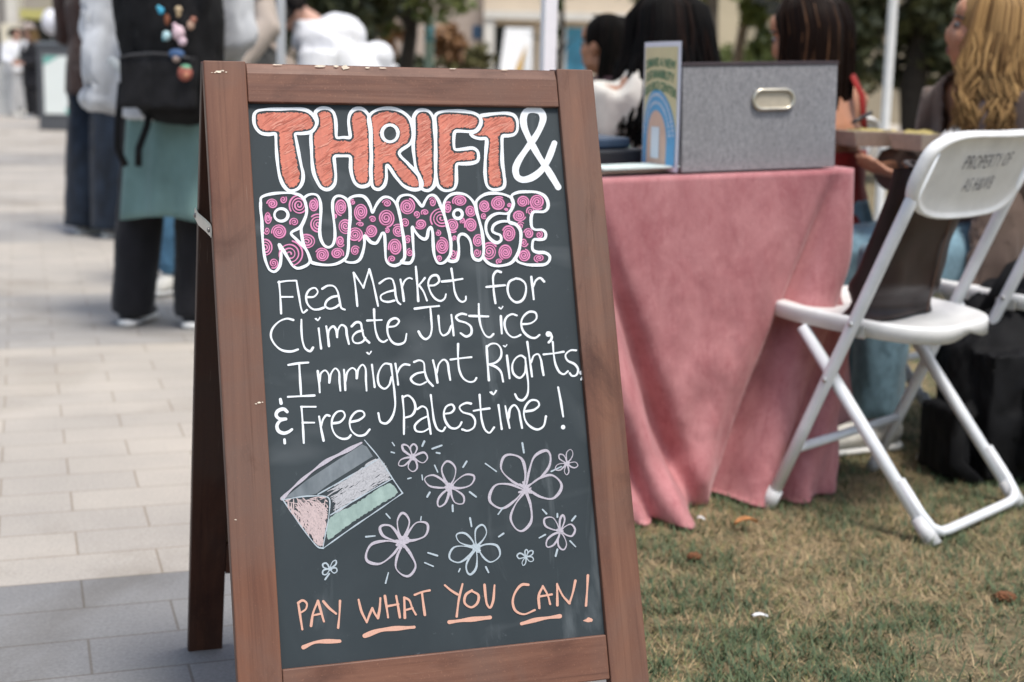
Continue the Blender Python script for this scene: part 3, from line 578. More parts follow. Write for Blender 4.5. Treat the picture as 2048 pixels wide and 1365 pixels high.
foot = [zI(p) for p in ([(112,265),(125,350),(138,432)],[(112,268),(140,252),(165,270),(160,305),(125,330)],[(192,410),(205,330),(235,255)],[(235,255),(255,325),(272,383)],[(205,345),(250,335)],[(268,258),(305,300),(348,335)],[(372,255),(368,340),(360,422)],[(487,248),(505,320),(538,388)],[(538,388),(555,340),(572,300)],[(572,300),(588,335),(607,362)],[(607,362),(618,300),(622,238)],[(650,225),(660,290),(670,358)],[(668,288),(735,275)],[(720,225),(732,290),(743,358)],[(770,235),(772,300),(774,360)],[(770,235),(800,250),(820,300),(842,340)],[(778,312),(822,300)],[(835,218),(880,200),(928,190)],[(880,205),(888,270),(898,342)],[(1022,158),(1060,190),(1100,215)],[(1132,150),(1110,240),(1095,352)],[(1190,190),(1152,218),(1145,268),(1185,295),(1222,270),(1230,220),(1186,192)],[(1268,155),(1275,230),(1285,280),(1302,298),(1320,260),(1330,158)],[(1540,155),(1500,155),(1460,200),(1443,260),(1460,315),(1510,338),(1580,312)],[(1608,300),(1605,220),(1630,165)],[(1630,165),(1660,220),(1675,275)],[(1610,228),(1685,215)],[(1720,282),(1718,150)],[(1718,155),(1755,225),(1795,270)],[(1795,270),(1815,210),(1832,130)],[(1910,97),(1905,190),(1898,285)])]
drawing('footer_lettering', MAT['chalk_peach'], foot, 4.5, fills=[[np.array(q) for q in zI([(1878,378),(1900,368),(1912,357),(1930,362),(1942,372),(1936,384),(1910,388)])]], jit=.15)
for p in ([(145,543),(220,512),(370,505)],[(525,472),(620,438),(832,418)],[(1050,387),(1140,375),(1303,358)],[(1498,397),(1600,370),(1736,350)]):
    drawing('footer_underline', MAT['chalk_peach'], [zI(p)], 8.0, jit=.2)
# bare wood where the stain has chipped off
def on_face(px, py, up=.0003): return on_panel(px, py, up+.0006, 0.0)
def on_rail(px, py, up=.0003): return on_panel(px, py, up+.0004, .0012)
cm = MB()
for px, py, s in ((437,144,7),(446,142,4),(430,146,3),(452,145,3),(424,146,2),(518,806,5),(512,808,3),(525,805,2.5),(471,1040,3)):
    P = [np.array((px+s*random.uniform(.5, 1.1)*math.cos(a), py+s*.45*random.uniform(.4, 1.2)*math.sin(a))) for a in np.linspace(0, 6.28, 9)[:-1]]; fill(cm, P, .0002, on_face)
for px, py, rx, ry in ((690,136,9,5),(640,133,14,2.4),(672,133,6,2),(735,136,5,1.6),(765,136.5,9,1.6),(555,130,12,1.2),(905,138,8,1.2),(1010,140.5,9,1.2)):
    P = [np.array((px+rx*random.uniform(.6, 1.1)*math.cos(a), py+ry*random.uniform(.6, 1.2)*math.sin(a))) for a in np.linspace(0, 6.28, 10)[:-1]]; fill(cm, P, .0050, on_panel if False else (lambda x, y, u_: on_panel(x, y, u_-.0050+.0004, .0032)))
o = link('chipped_edge', cm.mesh('chipped_edge'), MAT['chip'], sign, False); o.matrix_local = MF

# ------------------------------------------------------------------ pop-up tents
MAT['tent_metal'] = plain('white_tent_leg', (.86, .87, .88), .35, .03, 20)
MAT['tent_metal_grey'] = plain('grey_tent_leg', (.50, .53, .56), .4, .05, 20)
def canopy_mat():
    m, N, L, B = nodes('canopy_cloth'); out = N['Material Output']
    B.inputs['Base Color'].default_value = (.82, .82, .8, 1); B.inputs['Roughness'].default_value = .8
    t = N.new('ShaderNodeBsdfTranslucent'); t.inputs[0].default_value = (.95, .94, .90, 1)
    x = N.new('ShaderNodeMixShader'); x.inputs[0].default_value = .80
    L.new(B.outputs[0], x.inputs[1]); L.new(t.outputs[0], x.inputs[2]); L.new(x.outputs[0], out.inputs[0]); return m
MAT['canopy'] = canopy_mat()
def tent(label, corners, legmat, h=2.05, group='pop-up tents'):
    A = sum((Vector(c) for c in corners), Vector())/4
    t = thing('canopy_tent', label, 'tent', (A.x, A.y, 0), 0, group)
    for c in corners:
        c = Vector(c); m = MB(); m.box(c+Z*(h/2), .038, .038, h, U, V); lg = m.build('tent_leg', legmat, t, False, .004)
        m = MB(); m.box(c+Z*.006, .09, .09, .008, U, V); m.build('foot_plate', legmat, lg, False, .002)
    m = MB(); out = [A+(Vector(c)-A)*1.04 for c in corners]; top = A+Z*3.0
    ed = [p+Z*h for p in out]; lo = [p+Z*(h-.22) for p in out]; vs = ed+lo+[top]; fs = []
    for i in range(4): fs += [(i, (i+1) % 4, 8), (i, 4+i, 4+(i+1) % 4, (i+1) % 4)]
    m.add(vs, fs); m.build('canopy', MAT['canopy'], t, False)
    return t
A1 = Vector((.082, 4.10, 0)); S_ = 3.05
B1 = at(562, 60, 7.05); B1.z = 0; C1 = at(1780, 100, 7.95); C1.z = 0
tent('white pop-up tent over the seated people, its front leg beside the board', [A1, A1+U*S_, C1, B1], MAT['tent_metal'], group=None)

# ------------------------------------------------------------------ table, cloth and what lies on it
TZ = .728; TILT = .035                                        # the lawn falls a little, so the table is not quite level
tzf = lambda u: TZ+TILT*(u-1.3)
UT = (U+Z*TILT).normalized(); ZT = (Z-U*TILT).normalized()
TU0, TU1, TV0, TV1 = .90, 1.732, 2.80, 3.58
t = thing('folding_table', 'square folding table hidden under the pink cloth', 'table', uv((TU0+TU1)/2, (TV0+TV1)/2))
m = MB(); m.box(uv((TU0+TU1)/2, (TV0+TV1)/2, tzf((TU0+TU1)/2)-.018), TU1-TU0-.012, TV1-TV0-.012, .028, UT, V, ZT); m.build('tabletop', plain('table_plastic', (.6, .6, .58), .6), t, False, .006)
MAT['black_metal'] = plain('black_metal', (.03, .03, .032), .45)
for a, b in ((TU0+.06, TV0+.06), (TU1-.06, TV0+.06), (TU0+.06, TV1-.06), (TU1-.06, TV1-.06)):
    m = MB(); m.tube([uv(a, b, 0), uv(a, b, tzf(a)-.034)], .013, 10); m.build('leg', MAT['black_metal'], t)
def velvet():
    m, N, L, B = nodes('pink_velvet')
    a = tex(N, L, 9, 7, .68, (1, 1, .8), dist=.4); f = tex(N, L, 260, 3, .6, (1, 1, 1)); wv = tex(N, L, 38, 6, .7, (1.5, 1.5, .5))
    c = mix(N, L, (.375, .137, .147), (.575, .265, .270), ramp(N, L, a, .32, .70))
    c = mix(N, L, c, (.355, .113, .125), ramp(N, L, wv, .52, .8)); c = mix(N, L, c, (.68, .38, .38), ramp(N, L, f, .58, .9))
    L.new(c, B.inputs['Base Color']); B.inputs['Roughness'].default_value = .9; B.inputs['Specular IOR Level'].default_value = .15
    B.inputs['Sheen Weight'].default_value = .35; B.inputs['Sheen Roughness'].default_value = .4; B.inputs['Sheen Tint'].default_value = (1, .75, .75, 1)
    bump(N, L, B, wv, .45, .006); return m
MAT['velvet'] = velvet()
def cloth():
    r = .03; per = []                                            # outline of the table edge, corners rounded
    W_, D_ = TU1-TU0, TV1-TV0
    def side(p, q, k):
        for i in range(k): s = i/k; per.append((p[0]+(q[0]-p[0])*s, p[1]+(q[1]-p[1])*s))
    def corner(c, a0):
        for i in range(14): a = a0+math.pi/2*i/14; per.append((c[0]+r*math.cos(a), c[1]+r*math.sin(a)))
    side((TU0+r, TV0), (TU1-r, TV0), 110); corner((TU1-r, TV0+r), -math.pi/2)
    side((TU1, TV0+r), (TU1, TV1-r), 60); corner((TU1-r, TV1-r), 0)
    side((TU1-r, TV1), (TU0+r, TV1), 40); corner((TU0+r, TV1-r), math.pi/2)
    side((TU0, TV1-r), (TU0, TV0+r), 60); corner((TU0+r, TV0+r), math.pi)
    n = len(per); H = 64; vs, fs = [], []
    g = lambda x, c, w_: math.exp(-((x-c)/w_)**2)
    ss = lambda a, b, x: (lambda t_: t_*t_*(3-2*t_))(min(1, max(0, (x-a)/(b-a))))
    for i, (a, b) in enumerate(per):
        c = ((TU0+TU1)/2, (TV0+TV1)/2)
        ca, cb = min(max(a, TU0+r), TU1-r), min(max(b, TV0+r), TV1-r); no = Vector((a-ca, b-cb)); 
        if no.length < 1e-6: no = Vector((0, -1)) if b < c[1] else Vector((0, 1))
        no.normalize()
        for j in range(H+1):
            h = j/H; tz_ = tzf(a); drop = tz_+.004
            front = no.y < -.5; right = no.x > .5
            if right and not front: drop = tz_*(.98-.66*ss(TV0+.04, TV0+.30, b))
            z = tz_+.004-h*drop
            off = .010+.010*h; du = 0.0
            near_r = ss(1.28, 1.72, a); near_l = 1-ss(.90, 1.34, a)
            if b < TV0+.12:
                # the corner cone folds: a lobe hanging from each corner, a deep valley on its inner side
                zr = h*TZ
                rc = 1.715-.215*(zr/.66)**1.05; vc = rc-.030; lc = 1.06+.245*(zr/.66); lv = lc+.028
                wd_ = .75+.7*h
                off += .022*h**.9*g(a, rc+.040, .050)-.125*h**.85*g(a, vc, .024*wd_)-.030*h*g(a, vc-.05, .03)
                off += .030*h*g(a, rc+.135, .030*wd_)-.060*h*g(a, rc+.095, .018*wd_)
                off += .095*h**1.1*g(a, lc-.050, .050*wd_)-.095*h**.9*g(a, lv, .024*wd_)+.055*h*g(a, lc-.135, .035)-.05*h*g(a, lc-.090, .016)
                off += .007*h*math.sin(a*13+1.3*h)+.004*math.sin(a*37+4*h)*h*h
                toe = ss(0, 1, min(1, max(0, (h-.78)/.20)))*(1-.93*near_r)
                off += toe*(.032+.022*math.sin(a*15+.6)+.020*noise.noise(Vector((a*11, zr*9, 2.0))))
                off += .0035*math.sin(zr*26+a*7)*g(h, .62, .10)+.030*h**7*(.6+.6*math.sin(a*9+.5))*(1-.95*near_r)+.009*h*noise.noise(Vector((a*24, zr*9, 3.0)))+.003*noise.noise(Vector((a*60, zr*34, 7.0)))*h      # creases, and the hem spreading on the grass
            elif right: off += .07*h*g(b, TV0+.06, .06)+.03*h*math.sin(b*22)+.05*h
            else: off += .05*h+.02*h*math.sin((a+b)*20)
            p = uv(a+no.x*off+du, b+no.y*off, max(z, .006+.010*(.5+.5*math.sin(a*31+b*17+h*60)) if h > .975 else z))
            p.z += noise.noise(Vector((a*9, b*9, h*6)))*.004*h
            vs.append(p)
    for i in range(n):
        for j in range(H):
            i2 = (i+1) % n; fs.append((i*(H+1)+j, i2*(H+1)+j, i2*(H+1)+j+1, i*(H+1)+j+1))
    m = MB(); m.add(vs, fs); k = len(vs)
    # the top: rings towards the middle
    cc = uv((TU0+TU1)/2, (TV0+TV1)/2, tzf((TU0+TU1)/2)+.0045); ring0 = [i*(H+1) for i in range(n)]; prev = ring0
    for s in (.96, .5):
        ids = []
        for i in range(n): m.v.append(tuple(cc+(Vector(vs[i*(H+1)])-cc)*s)); ids.append(len(m.v)-1)
        for i in range(n): m.f.append((prev[i], ids[i], ids[(i+1) % n], prev[(i+1) % n]))
        prev = ids
    m.v.append(tuple(cc)); q = len(m.v)-1
    for i in range(n): m.f.append((prev[i], q, prev[(i+1) % n]))
    o = m.build('tablecloth', MAT['velvet']); sd = o.modifiers.new('thickness', 'SOLIDIFY'); sd.thickness = .002; sd.offset = -1
    return tag(o, 'dusty pink velvet tablecloth draped to the grass', 'tablecloth')
cloth()
TTf = lambda u: tzf(u)+.0085
TT = TTf(1.3)                                                    # what things on the cloth stand on
# storage box: front along U, left side along V
bu0, bu1, bv0, bv1, bh = 1.322, 1.690, 2.815, 3.00, .222
def linen():
    m, N, L, B = nodes('grey_linen'); a = tex(N, L, 320, 3, .7, (1, 1, .25)); b = tex(N, L, 320, 3, .7, (.25, .25, 1)); big = tex(N, L, 7, 4, .6)
    c = mix(N, L, (.155, .155, .165), (.33, .325, .335), ramp(N, L, a, .3, .7)); c = mix(N, L, c, (.40, .39, .395), ramp(N, L, b, .5, .85)); c = mix(N, L, c, (.22, .215, .22), ramp(N, L, big, .5, .9))
    L.new(c, B.inputs['Base Color']); B.inputs['Roughness'].default_value = .95; bump(N, L, B, a, .2, .002); return m
bc = uv((bu0+bu1)/2, (bv0+bv1)/2, TTf((bu0+bu1)/2))
t = thing('storage_box', 'grey linen storage box with oval metal label holder on pink table', 'box', bc)
ML = linen()
m = MB(); th_ = .006; bw, bd = bu1-bu0, bv1-bv0
for (x, y, sx, sy) in ((0, -bd/2+th_/2, bw, th_), (0, bd/2-th_/2, bw, th_), (-bw/2+th_/2, 0, th_, bd-2*th_), (bw/2-th_/2, 0, th_, bd-2*th_)):
    m.box(bc+UT*x+V*y+ZT*(bh/2), sx, sy, bh, UT, V, ZT)
m.box(bc+ZT*.004, bw-2*th_-.001, bd-2*th_-.001, .006, UT, V, ZT); m.build('body', ML, t, False, .0012)
MAT['box_trim'] = plain('dark_trim', (.05, .035, .04), .7)
m = MB()
for (x, y, sx, sy) in ((0, -bd/2+th_/2, bw+.004, th_+.004), (0, bd/2-th_/2, bw+.004, th_+.004), (-bw/2+th_/2, 0, th_+.004, bd-.02), (bw/2-th_/2, 0, th_+.004, bd-.02)):
    m.box(bc+UT*x+V*y+ZT*(bh+.003), sx, sy, .007, UT, V, ZT)
m.build('rim', MAT['box_trim'], t, False, .001)
def stadium(c, L_, r, n=12):
    P = [c+UT*(L_/2+r*math.cos(a))+ZT*(r*math.sin(a)) for a in np.linspace(-math.pi/2, math.pi/2, n)]
    return P+[c-UT*(L_/2)+UT*(r*math.cos(a))+ZT*(r*math.sin(a)) for a in np.linspace(math.pi/2, 3*math.pi/2, n)]
hc = bc+UT*(.212-bw/2)-V*(bd/2+.004)+ZT*(bh-.073)
m = MB(); m.tube(stadium(hc, .056, .020), .0042, 8, closed=True); hd = m.build('label_holder', plain('brushed_brass', (.62, .58, .48), .32, .06, 60, .85), t)
m = MB(); P = stadium(hc+V*.002, .056, .019); m.add(P, [tuple(range(len(P)))]); m.build('label_card', plain('aged_card', (.50, .44, .34), .8, .06, 50), hd, False)

# the flyer on the box's left side
def txt(s, size, name, mat, parent, fn, squash=1.0, bold=0.0, spacing=1.0):
    cu = bpy.data.curves.new(name, 'FONT'); cu.body = s; cu.size = size; cu.align_x = 'CENTER'; cu.align_y = 'CENTER'; cu.offset = bold; cu.space_character = spacing; cu.resolution_u = 3
    o = bpy.data.objects.new(name, cu); col.objects.link(o); dg = bpy.context.evaluated_depsgraph_get(); me = bpy.data.meshes.new_from_object(o.evaluated_get(dg))
    bpy.data.objects.remove(o); off = base_of(parent)
    for v in me.vertices: v.co = fn(v.co.x*squash, v.co.y)-off
    me.materials.clear(); return link(name, me, mat, parent, False)
pw, ph_ = .196, .272
f0 = bc-UT*(bw/2+.006)+V*(bd/2+.004)-ZT*.001; f1 = bc-UT*(bw/2+.010)-V*(bd/2+.010)-ZT*.001          # its foot on the cloth
dirp = (f1-f0); dirp.z = 0; dirp.normalize(); pn = Vector((dirp.y, -dirp.x, 0)); pn = pn if pn.dot(Vector((0, -1, 0))) > 0 or pn.x < 0 else -pn
if pn.x > 0: pn = -pn
fc = (f0+f1)/2; pw = (f1-f0).length
fly = thing('flyer', 'paper flyer with blue rainbow arch beside the grey box', 'flyer', fc)
def fp(x, y, up=.0):
    bow = .010*(1-(2*x/pw)**2)*1.0
    return fc+dirp*x+Z*(y+.002)+pn*(bow+up+.003*(y/ph_)**2+.005)
def sheet(name, mat, x0, x1, y0, y1, up, parent, nx=14, ny=14):
    m = MB(); vs = [fp(x0+(x1-x0)*i/nx, y0+(y1-y0)*j/ny, up) for j in range(ny+1) for i in range(nx+1)]
    m.add(vs, [(j*(nx+1)+i, j*(nx+1)+i+1, (j+1)*(nx+1)+i+1, (j+1)*(nx+1)+i) for j in range(ny) for i in range(nx)])
    return m.build(name, mat, parent, False, fix=False)
PW = plain('flyer_paper', (.80, .80, .86), .7, .02); PY = plain('flyer_yellow', (.72, .63, .36), .7, .03); PB = plain('flyer_blue', (.14, .40, .66), .7, .04)
PS = plain('flyer_salmon', (.72, .47, .36), .7, .05); PG = plain('flyer_green', (.10, .24, .13), .7, .05); PD = plain('flyer_white', (.74, .78, .84), .7, .02)
s_ = sheet('paper', PW, -pw/2, pw/2, 0, ph_, 0, fly); sheet('backing', PW, -pw/2, pw/2, 0, ph_, -.0008, fly)
sheet('print_ground', PY, -pw/2+.011, pw/2-.011, .011, ph_-.011, .0006, s_)
def arch(name, mat, x0, x1, r0, r1, y0, up, parent, cy=.062):
    m = MB(); n = 30; vs = []; cxx = (x0+x1)/2
    prof = []
    for k in range(n+1):
        a = math.pi*k/n; prof.append((math.cos(a), math.sin(a)))
    lim = pw/2-.011
    for c_, s2 in prof:
        for r_ in (r0, r1): vs.append(fp(max(-lim, min(lim, cxx+c_*r_*.86)), cy+s2*r_*1.05, up))
    fs = [(2*k, 2*k+1, 2*k+3, 2*k+2) for k in range(n)]; b = len(vs)
    for sgn in (1, -1):
        for r_ in (r0, r1):
            x = max(-lim, min(lim, cxx+sgn*r_*.86)); vs += [fp(x, cy, up), fp(x, .011, up)]
    fs += [(b, b+1, b+3, b+2), (b+4, b+5, b+7, b+6)]
    m.add(vs, fs); return m.build(name, mat, parent, False, fix=False)
arch('blue_arch', PB, 0, 0, .060, .104, 0, .0012, s_)
arch('salmon_arch', PS, 0, 0, .0, .062, 0, .0015, s_)
sheet('blank_label', PD, -.024, .022, .025, .092, .0022, s_, 4, 4)
for r_, nm in ((.094, 30), (.078, 24)):                          # the small print running round the arch
    m = MB()
    for k in range(nm):
        a0 = math.pi*(.04+.92*k/nm); a1 = a0+math.pi*.92/nm*random.uniform(.5, .85)
        P = [fp(math.cos(a)*q*.86, .062+math.sin(a)*q*1.05, .0019) for a, q in ((a0, r_-.003), (a1, r_-.003), (a1, r_+.003), (a0, r_+.003))]
        if max(abs((p-fc).dot(dirp)) for p in P) < pw/2-.012: m.add(P, [(0, 1, 2, 3)])
    m.build('arch_print', PD, s_, False, fix=False)
for s, y, sq, amp_ in (('DEMAND A NEW', .228, .86, .004), ('SUSTAINABILITY', .203, .86, .006), ('RESOURCE CENTER', .178, .80, .009)):
    txt(s, .0235, 'headline', PG, s_, lambda x, yy, y=y, amp_=amp_: fp(x+.004, y+yy*1.1+amp_*(1-(x/.06)**2)-amp_, .0019), sq, .0006)

# things left of it on the cloth
t = thing('document_tray', 'dark navy tray with a blue lid left of the flyer', 'tray', uv(1.20, 3.12, TTf(1.20)))
m = MB(); m.box(uv(1.20, 3.12, TTf(1.20)+.020), .26, .20, .038, UT, V, ZT); m.build('tray_body', plain('navy_black', (.012, .014, .02), .5), t, False, .006)
m = MB(); m.box(uv(1.19, 3.13, TTf(1.19)+.052), .22, .17, .024, UT, V, ZT); m.build('tray_lid', plain('navy_blue', (.03, .055, .10), .45), t, False, .006)
m = MB(); m.ell(uv(1.345, 3.20, TTf(1.345)+.026), (U*.02, V*.02, Z*.026)); tag(m.build('tape_dispenser', plain('mint_plastic', (.15, .55, .42), .4)), 'small mint green plastic item behind the flyer', 'stationery')
FLY = [((.80, .78, .66), 1.20, 2.90, .10), ((.75, .70, .42), 1.16, 2.93, -.2), ((.66, .76, .72), 1.245, 2.875, .05)]
for k, (c, a, b, rz) in enumerate(FLY):
    m = MB(); d = Matrix.Rotation(rz, 3, 'Z'); m.box(uv(a, b, TTf(a)+.0035+.0045*k), .21, .11, .004, (d @ U+Z*TILT).normalized(), d @ V, ZT)
    tag(m.build('leaflet', plain('leaflet_paper_%d' % k, c, .7, .08, 30), None, False), ['cream leaflet at the front edge of the pink table', 'yellow leaflet lying between the other two leaflets', 'pale green leaflet on top of the leaflets on the table'][k], 'leaflet', 'leaflets on the pink table')

# ------------------------------------------------------------------ folding chairs
MAT['chair_plastic'] = plain('white_chair_plastic', (.78, .775, .755), .40, .06, 16, 0, .04, .4)
MAT['chair_tube'] = plain('white_chair_tube', (.78, .80, .82), .30, .05, 14, 0, 0, .5)
MAT['chair_back_face'] = plain('chair_back_plastic', (.68, .68, .65), .5, .05, 6)
MAT['chair_cap'] = plain('white_foot_cap', (.74, .74, .74), .5)
MAT['marker'] = plain('faded_marker', (.10, .10, .13), .8, .3, 80)
def make_chair():
    r = bpy.data.objects.new('folding_chair', None); col.objects.link(r); BASE[r.name] = Vector((0, 0, 0))
    py = lambda z: .198-.42*z                                     # long tube: front foot up to the back
    ry = lambda z: -.19+.83*z
    for s in (-1, 1):
        m = MB(); m.tube([(s*.228, py(z), z) for z in (.02, .2, .44, .66, .80)], .0135, 12); lg = m.build('back_post', MAT['chair_tube'], r)
        m = MB(); m.tube([(s*.228, py(z), z) for z in (.0, .045)], .0165, 12); m.build('foot_cap', MAT['chair_cap'], lg)
        m = MB(); m.ell((s*.241, py(.31), .31), (Vector((.003, 0, 0)), Vector((0, .006, 0)), Vector((0, 0, .006)))); m.ell((s*.241, py(.436), .436), (Vector((.003, 0, 0)), Vector((0, .006, 0)), Vector((0, 0, .006)))); m.build('rivet', MAT['metal'], lg)
        m = MB(); m.tube([(s*.203, ry(z), z) for z in (.02, .2, .41)], .0135, 12); lg = m.build('rear_leg', MAT['chair_tube'], r)
        m = MB(); m.tube([(s*.203, ry(z), z) for z in (.0, .05)], .0165, 12); m.build('foot_cap', MAT['chair_cap'], lg)
    # bar joining the rear legs, swept low towards the ground
    P = [(-.203, ry(.12)-.012, .12), (-.203, ry(.06)-.013, .06), (-.196, ry(.034)-.014, .034), (-.172, ry(.022)-.014, .022), (-.14, ry(.02)-.014, .02), (.14, ry(.02)-.014, .02), (.172, ry(.022)-.014, .022), (.196, ry(.034)-.014, .034), (.203, ry(.06)-.013, .06), (.203, ry(.12)-.012, .12)]
    m = MB(); m.tube(P, .011, 10); m.build('rear_bar', MAT['chair_tube'], r)
    m = MB(); m.tube([(-.228, py(.145), .145), (.228, py(.145), .145)], .0105, 10); m.build('stretcher', MAT['chair_tube'], r)
    # seat: shallow dish, rounder at the back, with a turned-down rim notched in the middle of the rear edge
    def edge(t):
        a = 2*math.pi*t; c, s_ = math.cos(a), math.sin(a); e = .62
        x = .205*math.copysign(abs(c)**e, c); y = .212*math.copysign(abs(s_)**e, s_)
        x *= 1.0+.06*(y/.185); return x, .078+y
    n = 72; m = MB(); vs = []; rings = [(.0, .434), (.35, .434), (.7, .437), (.88, .4445), (.955, .448), (.99, .446), (1.0, .440)]
    for s_, z in rings:
        for k in range(n):
            x, y = edge(k/n); vs.append((x*s_, .078+(y-.078)*s_, z+.075*(y-.078)*s_-(.008*(abs(y-.078)/.202)**3 if y > .078 else 0)*s_))
    for k in range(n):
        x, y = edge(k/n); notch = .016*math.exp(-(x/.045)**2) if y < 0 else 0
        vs.append((x, y, .412+notch+.075*(y-.078)))
    for k in range(n):
        x, y = edge(k/n); notch = .016*math.exp(-(x/.045)**2) if y < 0 else 0
        vs.append((x*.965, .078+(y-.078)*.965, .413+notch+.075*(y-.078)))
    R_ = len(rings)+2; fs = []
    for j in range(R_-1):
        for k in range(n): fs.append((j*n+k, j*n+(k+1) % n, (j+1)*n+(k+1) % n, (j+1)*n+k))
    m.add(vs, fs); m.build('seat', MAT['chair_plastic'], r)
    for s in (-1, 1):
        m = MB(); m.box((s*.212, py(.425), .418), .010, .05, .026); m.build('hinge', MAT['metal'], r, False, .002)
    # backrest: moulded shell in the slanted plane of the posts
    nrm = Vector((0, -1, -.42)).normalized(); upv = Vector((0, -.42, 1)).normalized(); o0 = Vector((0, py(.755), .755))
    def bp(x, t, d=0): return o0+Vector((x, 0, 0))+upv*t+nrm*(d+.020*(1-(x/.25)**2)-.006)
    def outline(k, n):
        a = 2*math.pi*k/n; c, s_ = math.cos(a), math.sin(a); e = .42
        x = .252*math.copysign(abs(c)**e, c); t_ = .094*math.copysign(abs(s_)**(e if s_ > 0 else .75), s_)
        if s_ > 0: x *= 1-.12*(t_/.092)**3
        if s_ < 0: t_ -= .004*(1-(x/.242)**2)
        return x, t_
    n = 80; m = MB(); vs = []; lay = [(0, .008), (.55, .008), (.86, .007), (.90, .010), (.94, .015), (.97, .017), (1.0, .013), (1.008, .003), (1.0, -.007), (.96, -.009), (.6, -.004), (0, -.004)]
    for s_, d in lay:
        for k in range(n): x, t_ = outline(k, n); vs.append(bp(x*s_, t_*s_, d))
    fs = [(j*n+k, j*n+(k+1) % n, (j+1)*n+(k+1) % n, (j+1)*n+k) for j in range(len(lay)-1) for k in range(n)]
    m.add(vs, fs); bk = m.build('backrest', MAT['chair_plastic'], r)
    r['_bp'] = 1
    return r, bp, bk
chair, bp_, bk_ = make_chair()
def place(r, x, y, rz, label, group='white folding chairs', name=None):
    r.location = (x, y, 0.004); r.rotation_euler = (0, 0, rz); tag(r, label, 'chair', group); return r
def dup(r):
    c = r.copy(); col.objects.link(c)
    for ch in r.children:
        d = ch.copy(); col.objects.link(d); d.parent = c
        for g_ in ch.children:
            e = g_.copy(); col.objects.link(e); e.parent = d
    return c
del chair['_bp']
kids = list(chair.children)
place(dup(chair), 1.337, 3.562, .80, 'white folding chair with a taupe jacket hanging over it at the right picture edge')
place(dup(chair), 1.175, 3.99, .75, 'white folding chair under the blonde woman, its front foot beside the pink cloth')
place(dup(chair), .80, 4.30, .75, 'white folding chair under the woman in the red top')
place(dup(chair), .50, 4.78, .30, 'white folding chair under the woman in the white cardigan')
place(dup(chair), .40, 6.00, .9, 'white folding chair under the curly-haired woman in profile')
place(dup(chair), -.70, 8.08, 1.45, 'white folding chair under the person in the white hoodie')
place(dup(chair), -1.42, 7.77, -1.3, 'white folding chair under the brown-haired person beside the rear tent leg')
place(chair, .874, 3.128, .821, 'white folding chair with PROPERTY OF lettering and a brown bag on it')
for s, t_, sz in (('PROPERTY OF', .030, .040), ('AS H&WB', -.022, .040)):
    txt(s, sz, 'lettering', MAT['marker'], bk_, lambda x, y, t_=t_: bp_(x-.01, t_+y*1.15+.02*(x), .0092), .80 if s[0] == 'P' else .72, -.0006, 1.05)
CW = Matrix.Translation((.874, 3.128, .004)) @ Matrix.Rotation(.821, 4, 'Z')
cw = lambda x, y, z: CW @ Vector((x, y, z))

# brown leather tote on that chair
MAT['leather'] = plain('brown_leather', (.022, .011, .0105), .42, .2, 14, 0, .12, .28)
MAT['leather_seam'] = plain('leather_seam', (.12, .06, .04), .6)
bt = cw(0, .02, .44)
bag = thing('tote_bag', 'dark brown leather tote bag standing on white folding chair', 'bag', bt)
m = MB(); n = 44; vs = []; rows = 26
for j in range(rows+1):
    s = j/rows; hx = .152+.018*s-.010*math.sin(s*3.1); hy = .055-.034*s**.8
    cy_ = .050-.105*s; cx_ = -.030-.015*s; z = .434+.325*s
    for k in range(n):
        a = 2*math.pi*k/n; c, q = math.cos(a), math.sin(a)
        x = hx*math.copysign(abs(c)**.45, c); y = hy*math.copysign(abs(q)**.6, q)
        cr = .010*noise.noise(Vector((x*14, s*5, y*10)))+.006*math.sin(s*24+x*9)*math.exp(-((s-.14)/.12)**2)
        vs.append(cw(cx_+x*(1+cr*.5), cy_+y+cr*(1 if q < 0 else -1)-.012*math.exp(-((s-.10)/.08)**2)*(-1 if q < 0 else 1), z))
m.add(vs, [(j*n+k, j*n+(k+1) % n, (j+1)*n+(k+1) % n, (j+1)*n+k) for j in range(rows) for k in range(n)]+[tuple(range(n-1, -1, -1))])
body_ = m.build('bag_body', MAT['leather'], bag)
m = MB(); m.tube([cw(.045-.015*s_, .050-.105*s_-(.055-.034*s_**.8)-.004, .436+.323*s_) for s_ in np.linspace(0, 1, 12)], .0016, 6); m.build('seam', MAT['leather_seam'], body_)
for d in (-.012, .016):
    P = [cw(-.10+.12*k/10, -.05+d+.05*math.sin(math.pi*k/10), .755+.012*math.sin(math.pi*k/10)) for k in range(11)]
    m = MB(); m.tube(P, [(.008, .003)]*11, 8); m.build('handle', MAT['leather'], bag)

# black backpack on the grass
MAT['pack'] = plain('black_nylon', (.007, .007, .008), .75, .3, 20, 0, .15, .2)
MAT['pack_panel'] = plain('charcoal_nylon', (.013, .013, .015), .7, .3, 20, 0, .15, .2)
bpx = ground(1990, 968); bpx = Vector((bpx.x+.085, bpx.y+.14, 0))
pk = thing('backpack', 'black backpack slumped on the grass beside white chair', 'backpack', bpx)
m = MB(); X_ = U; Y_ = V
m.tube([bpx+Z*.0, bpx+Z*.03, bpx+Z*.16-Y_*.02, bpx+Z*.30+Y_*.02, bpx+Z*.42+Y_*.06+X_*.02, bpx+Z*.46+Y_*.08+X_*.02], [(.19, .13), (.215, .16), (.215, .16), (.195, .13), (.14, .09), (.06, .04)], 20, side=X_); m.box(bpx+Z*.17-Y_*.02, .36, .24, .30, X_, Y_)
blob(m, 'pack_body', MAT['pack'], pk, .010, 3, .020, 3, 13)
m = MB(); m.box(bpx+Z*.15-Y_*.15+X_*.03, .26, .07, .20, X_, Y_); blob(m, 'front_pocket', MAT['pack_panel'], pk, .010, 3, .012, 5, 14)
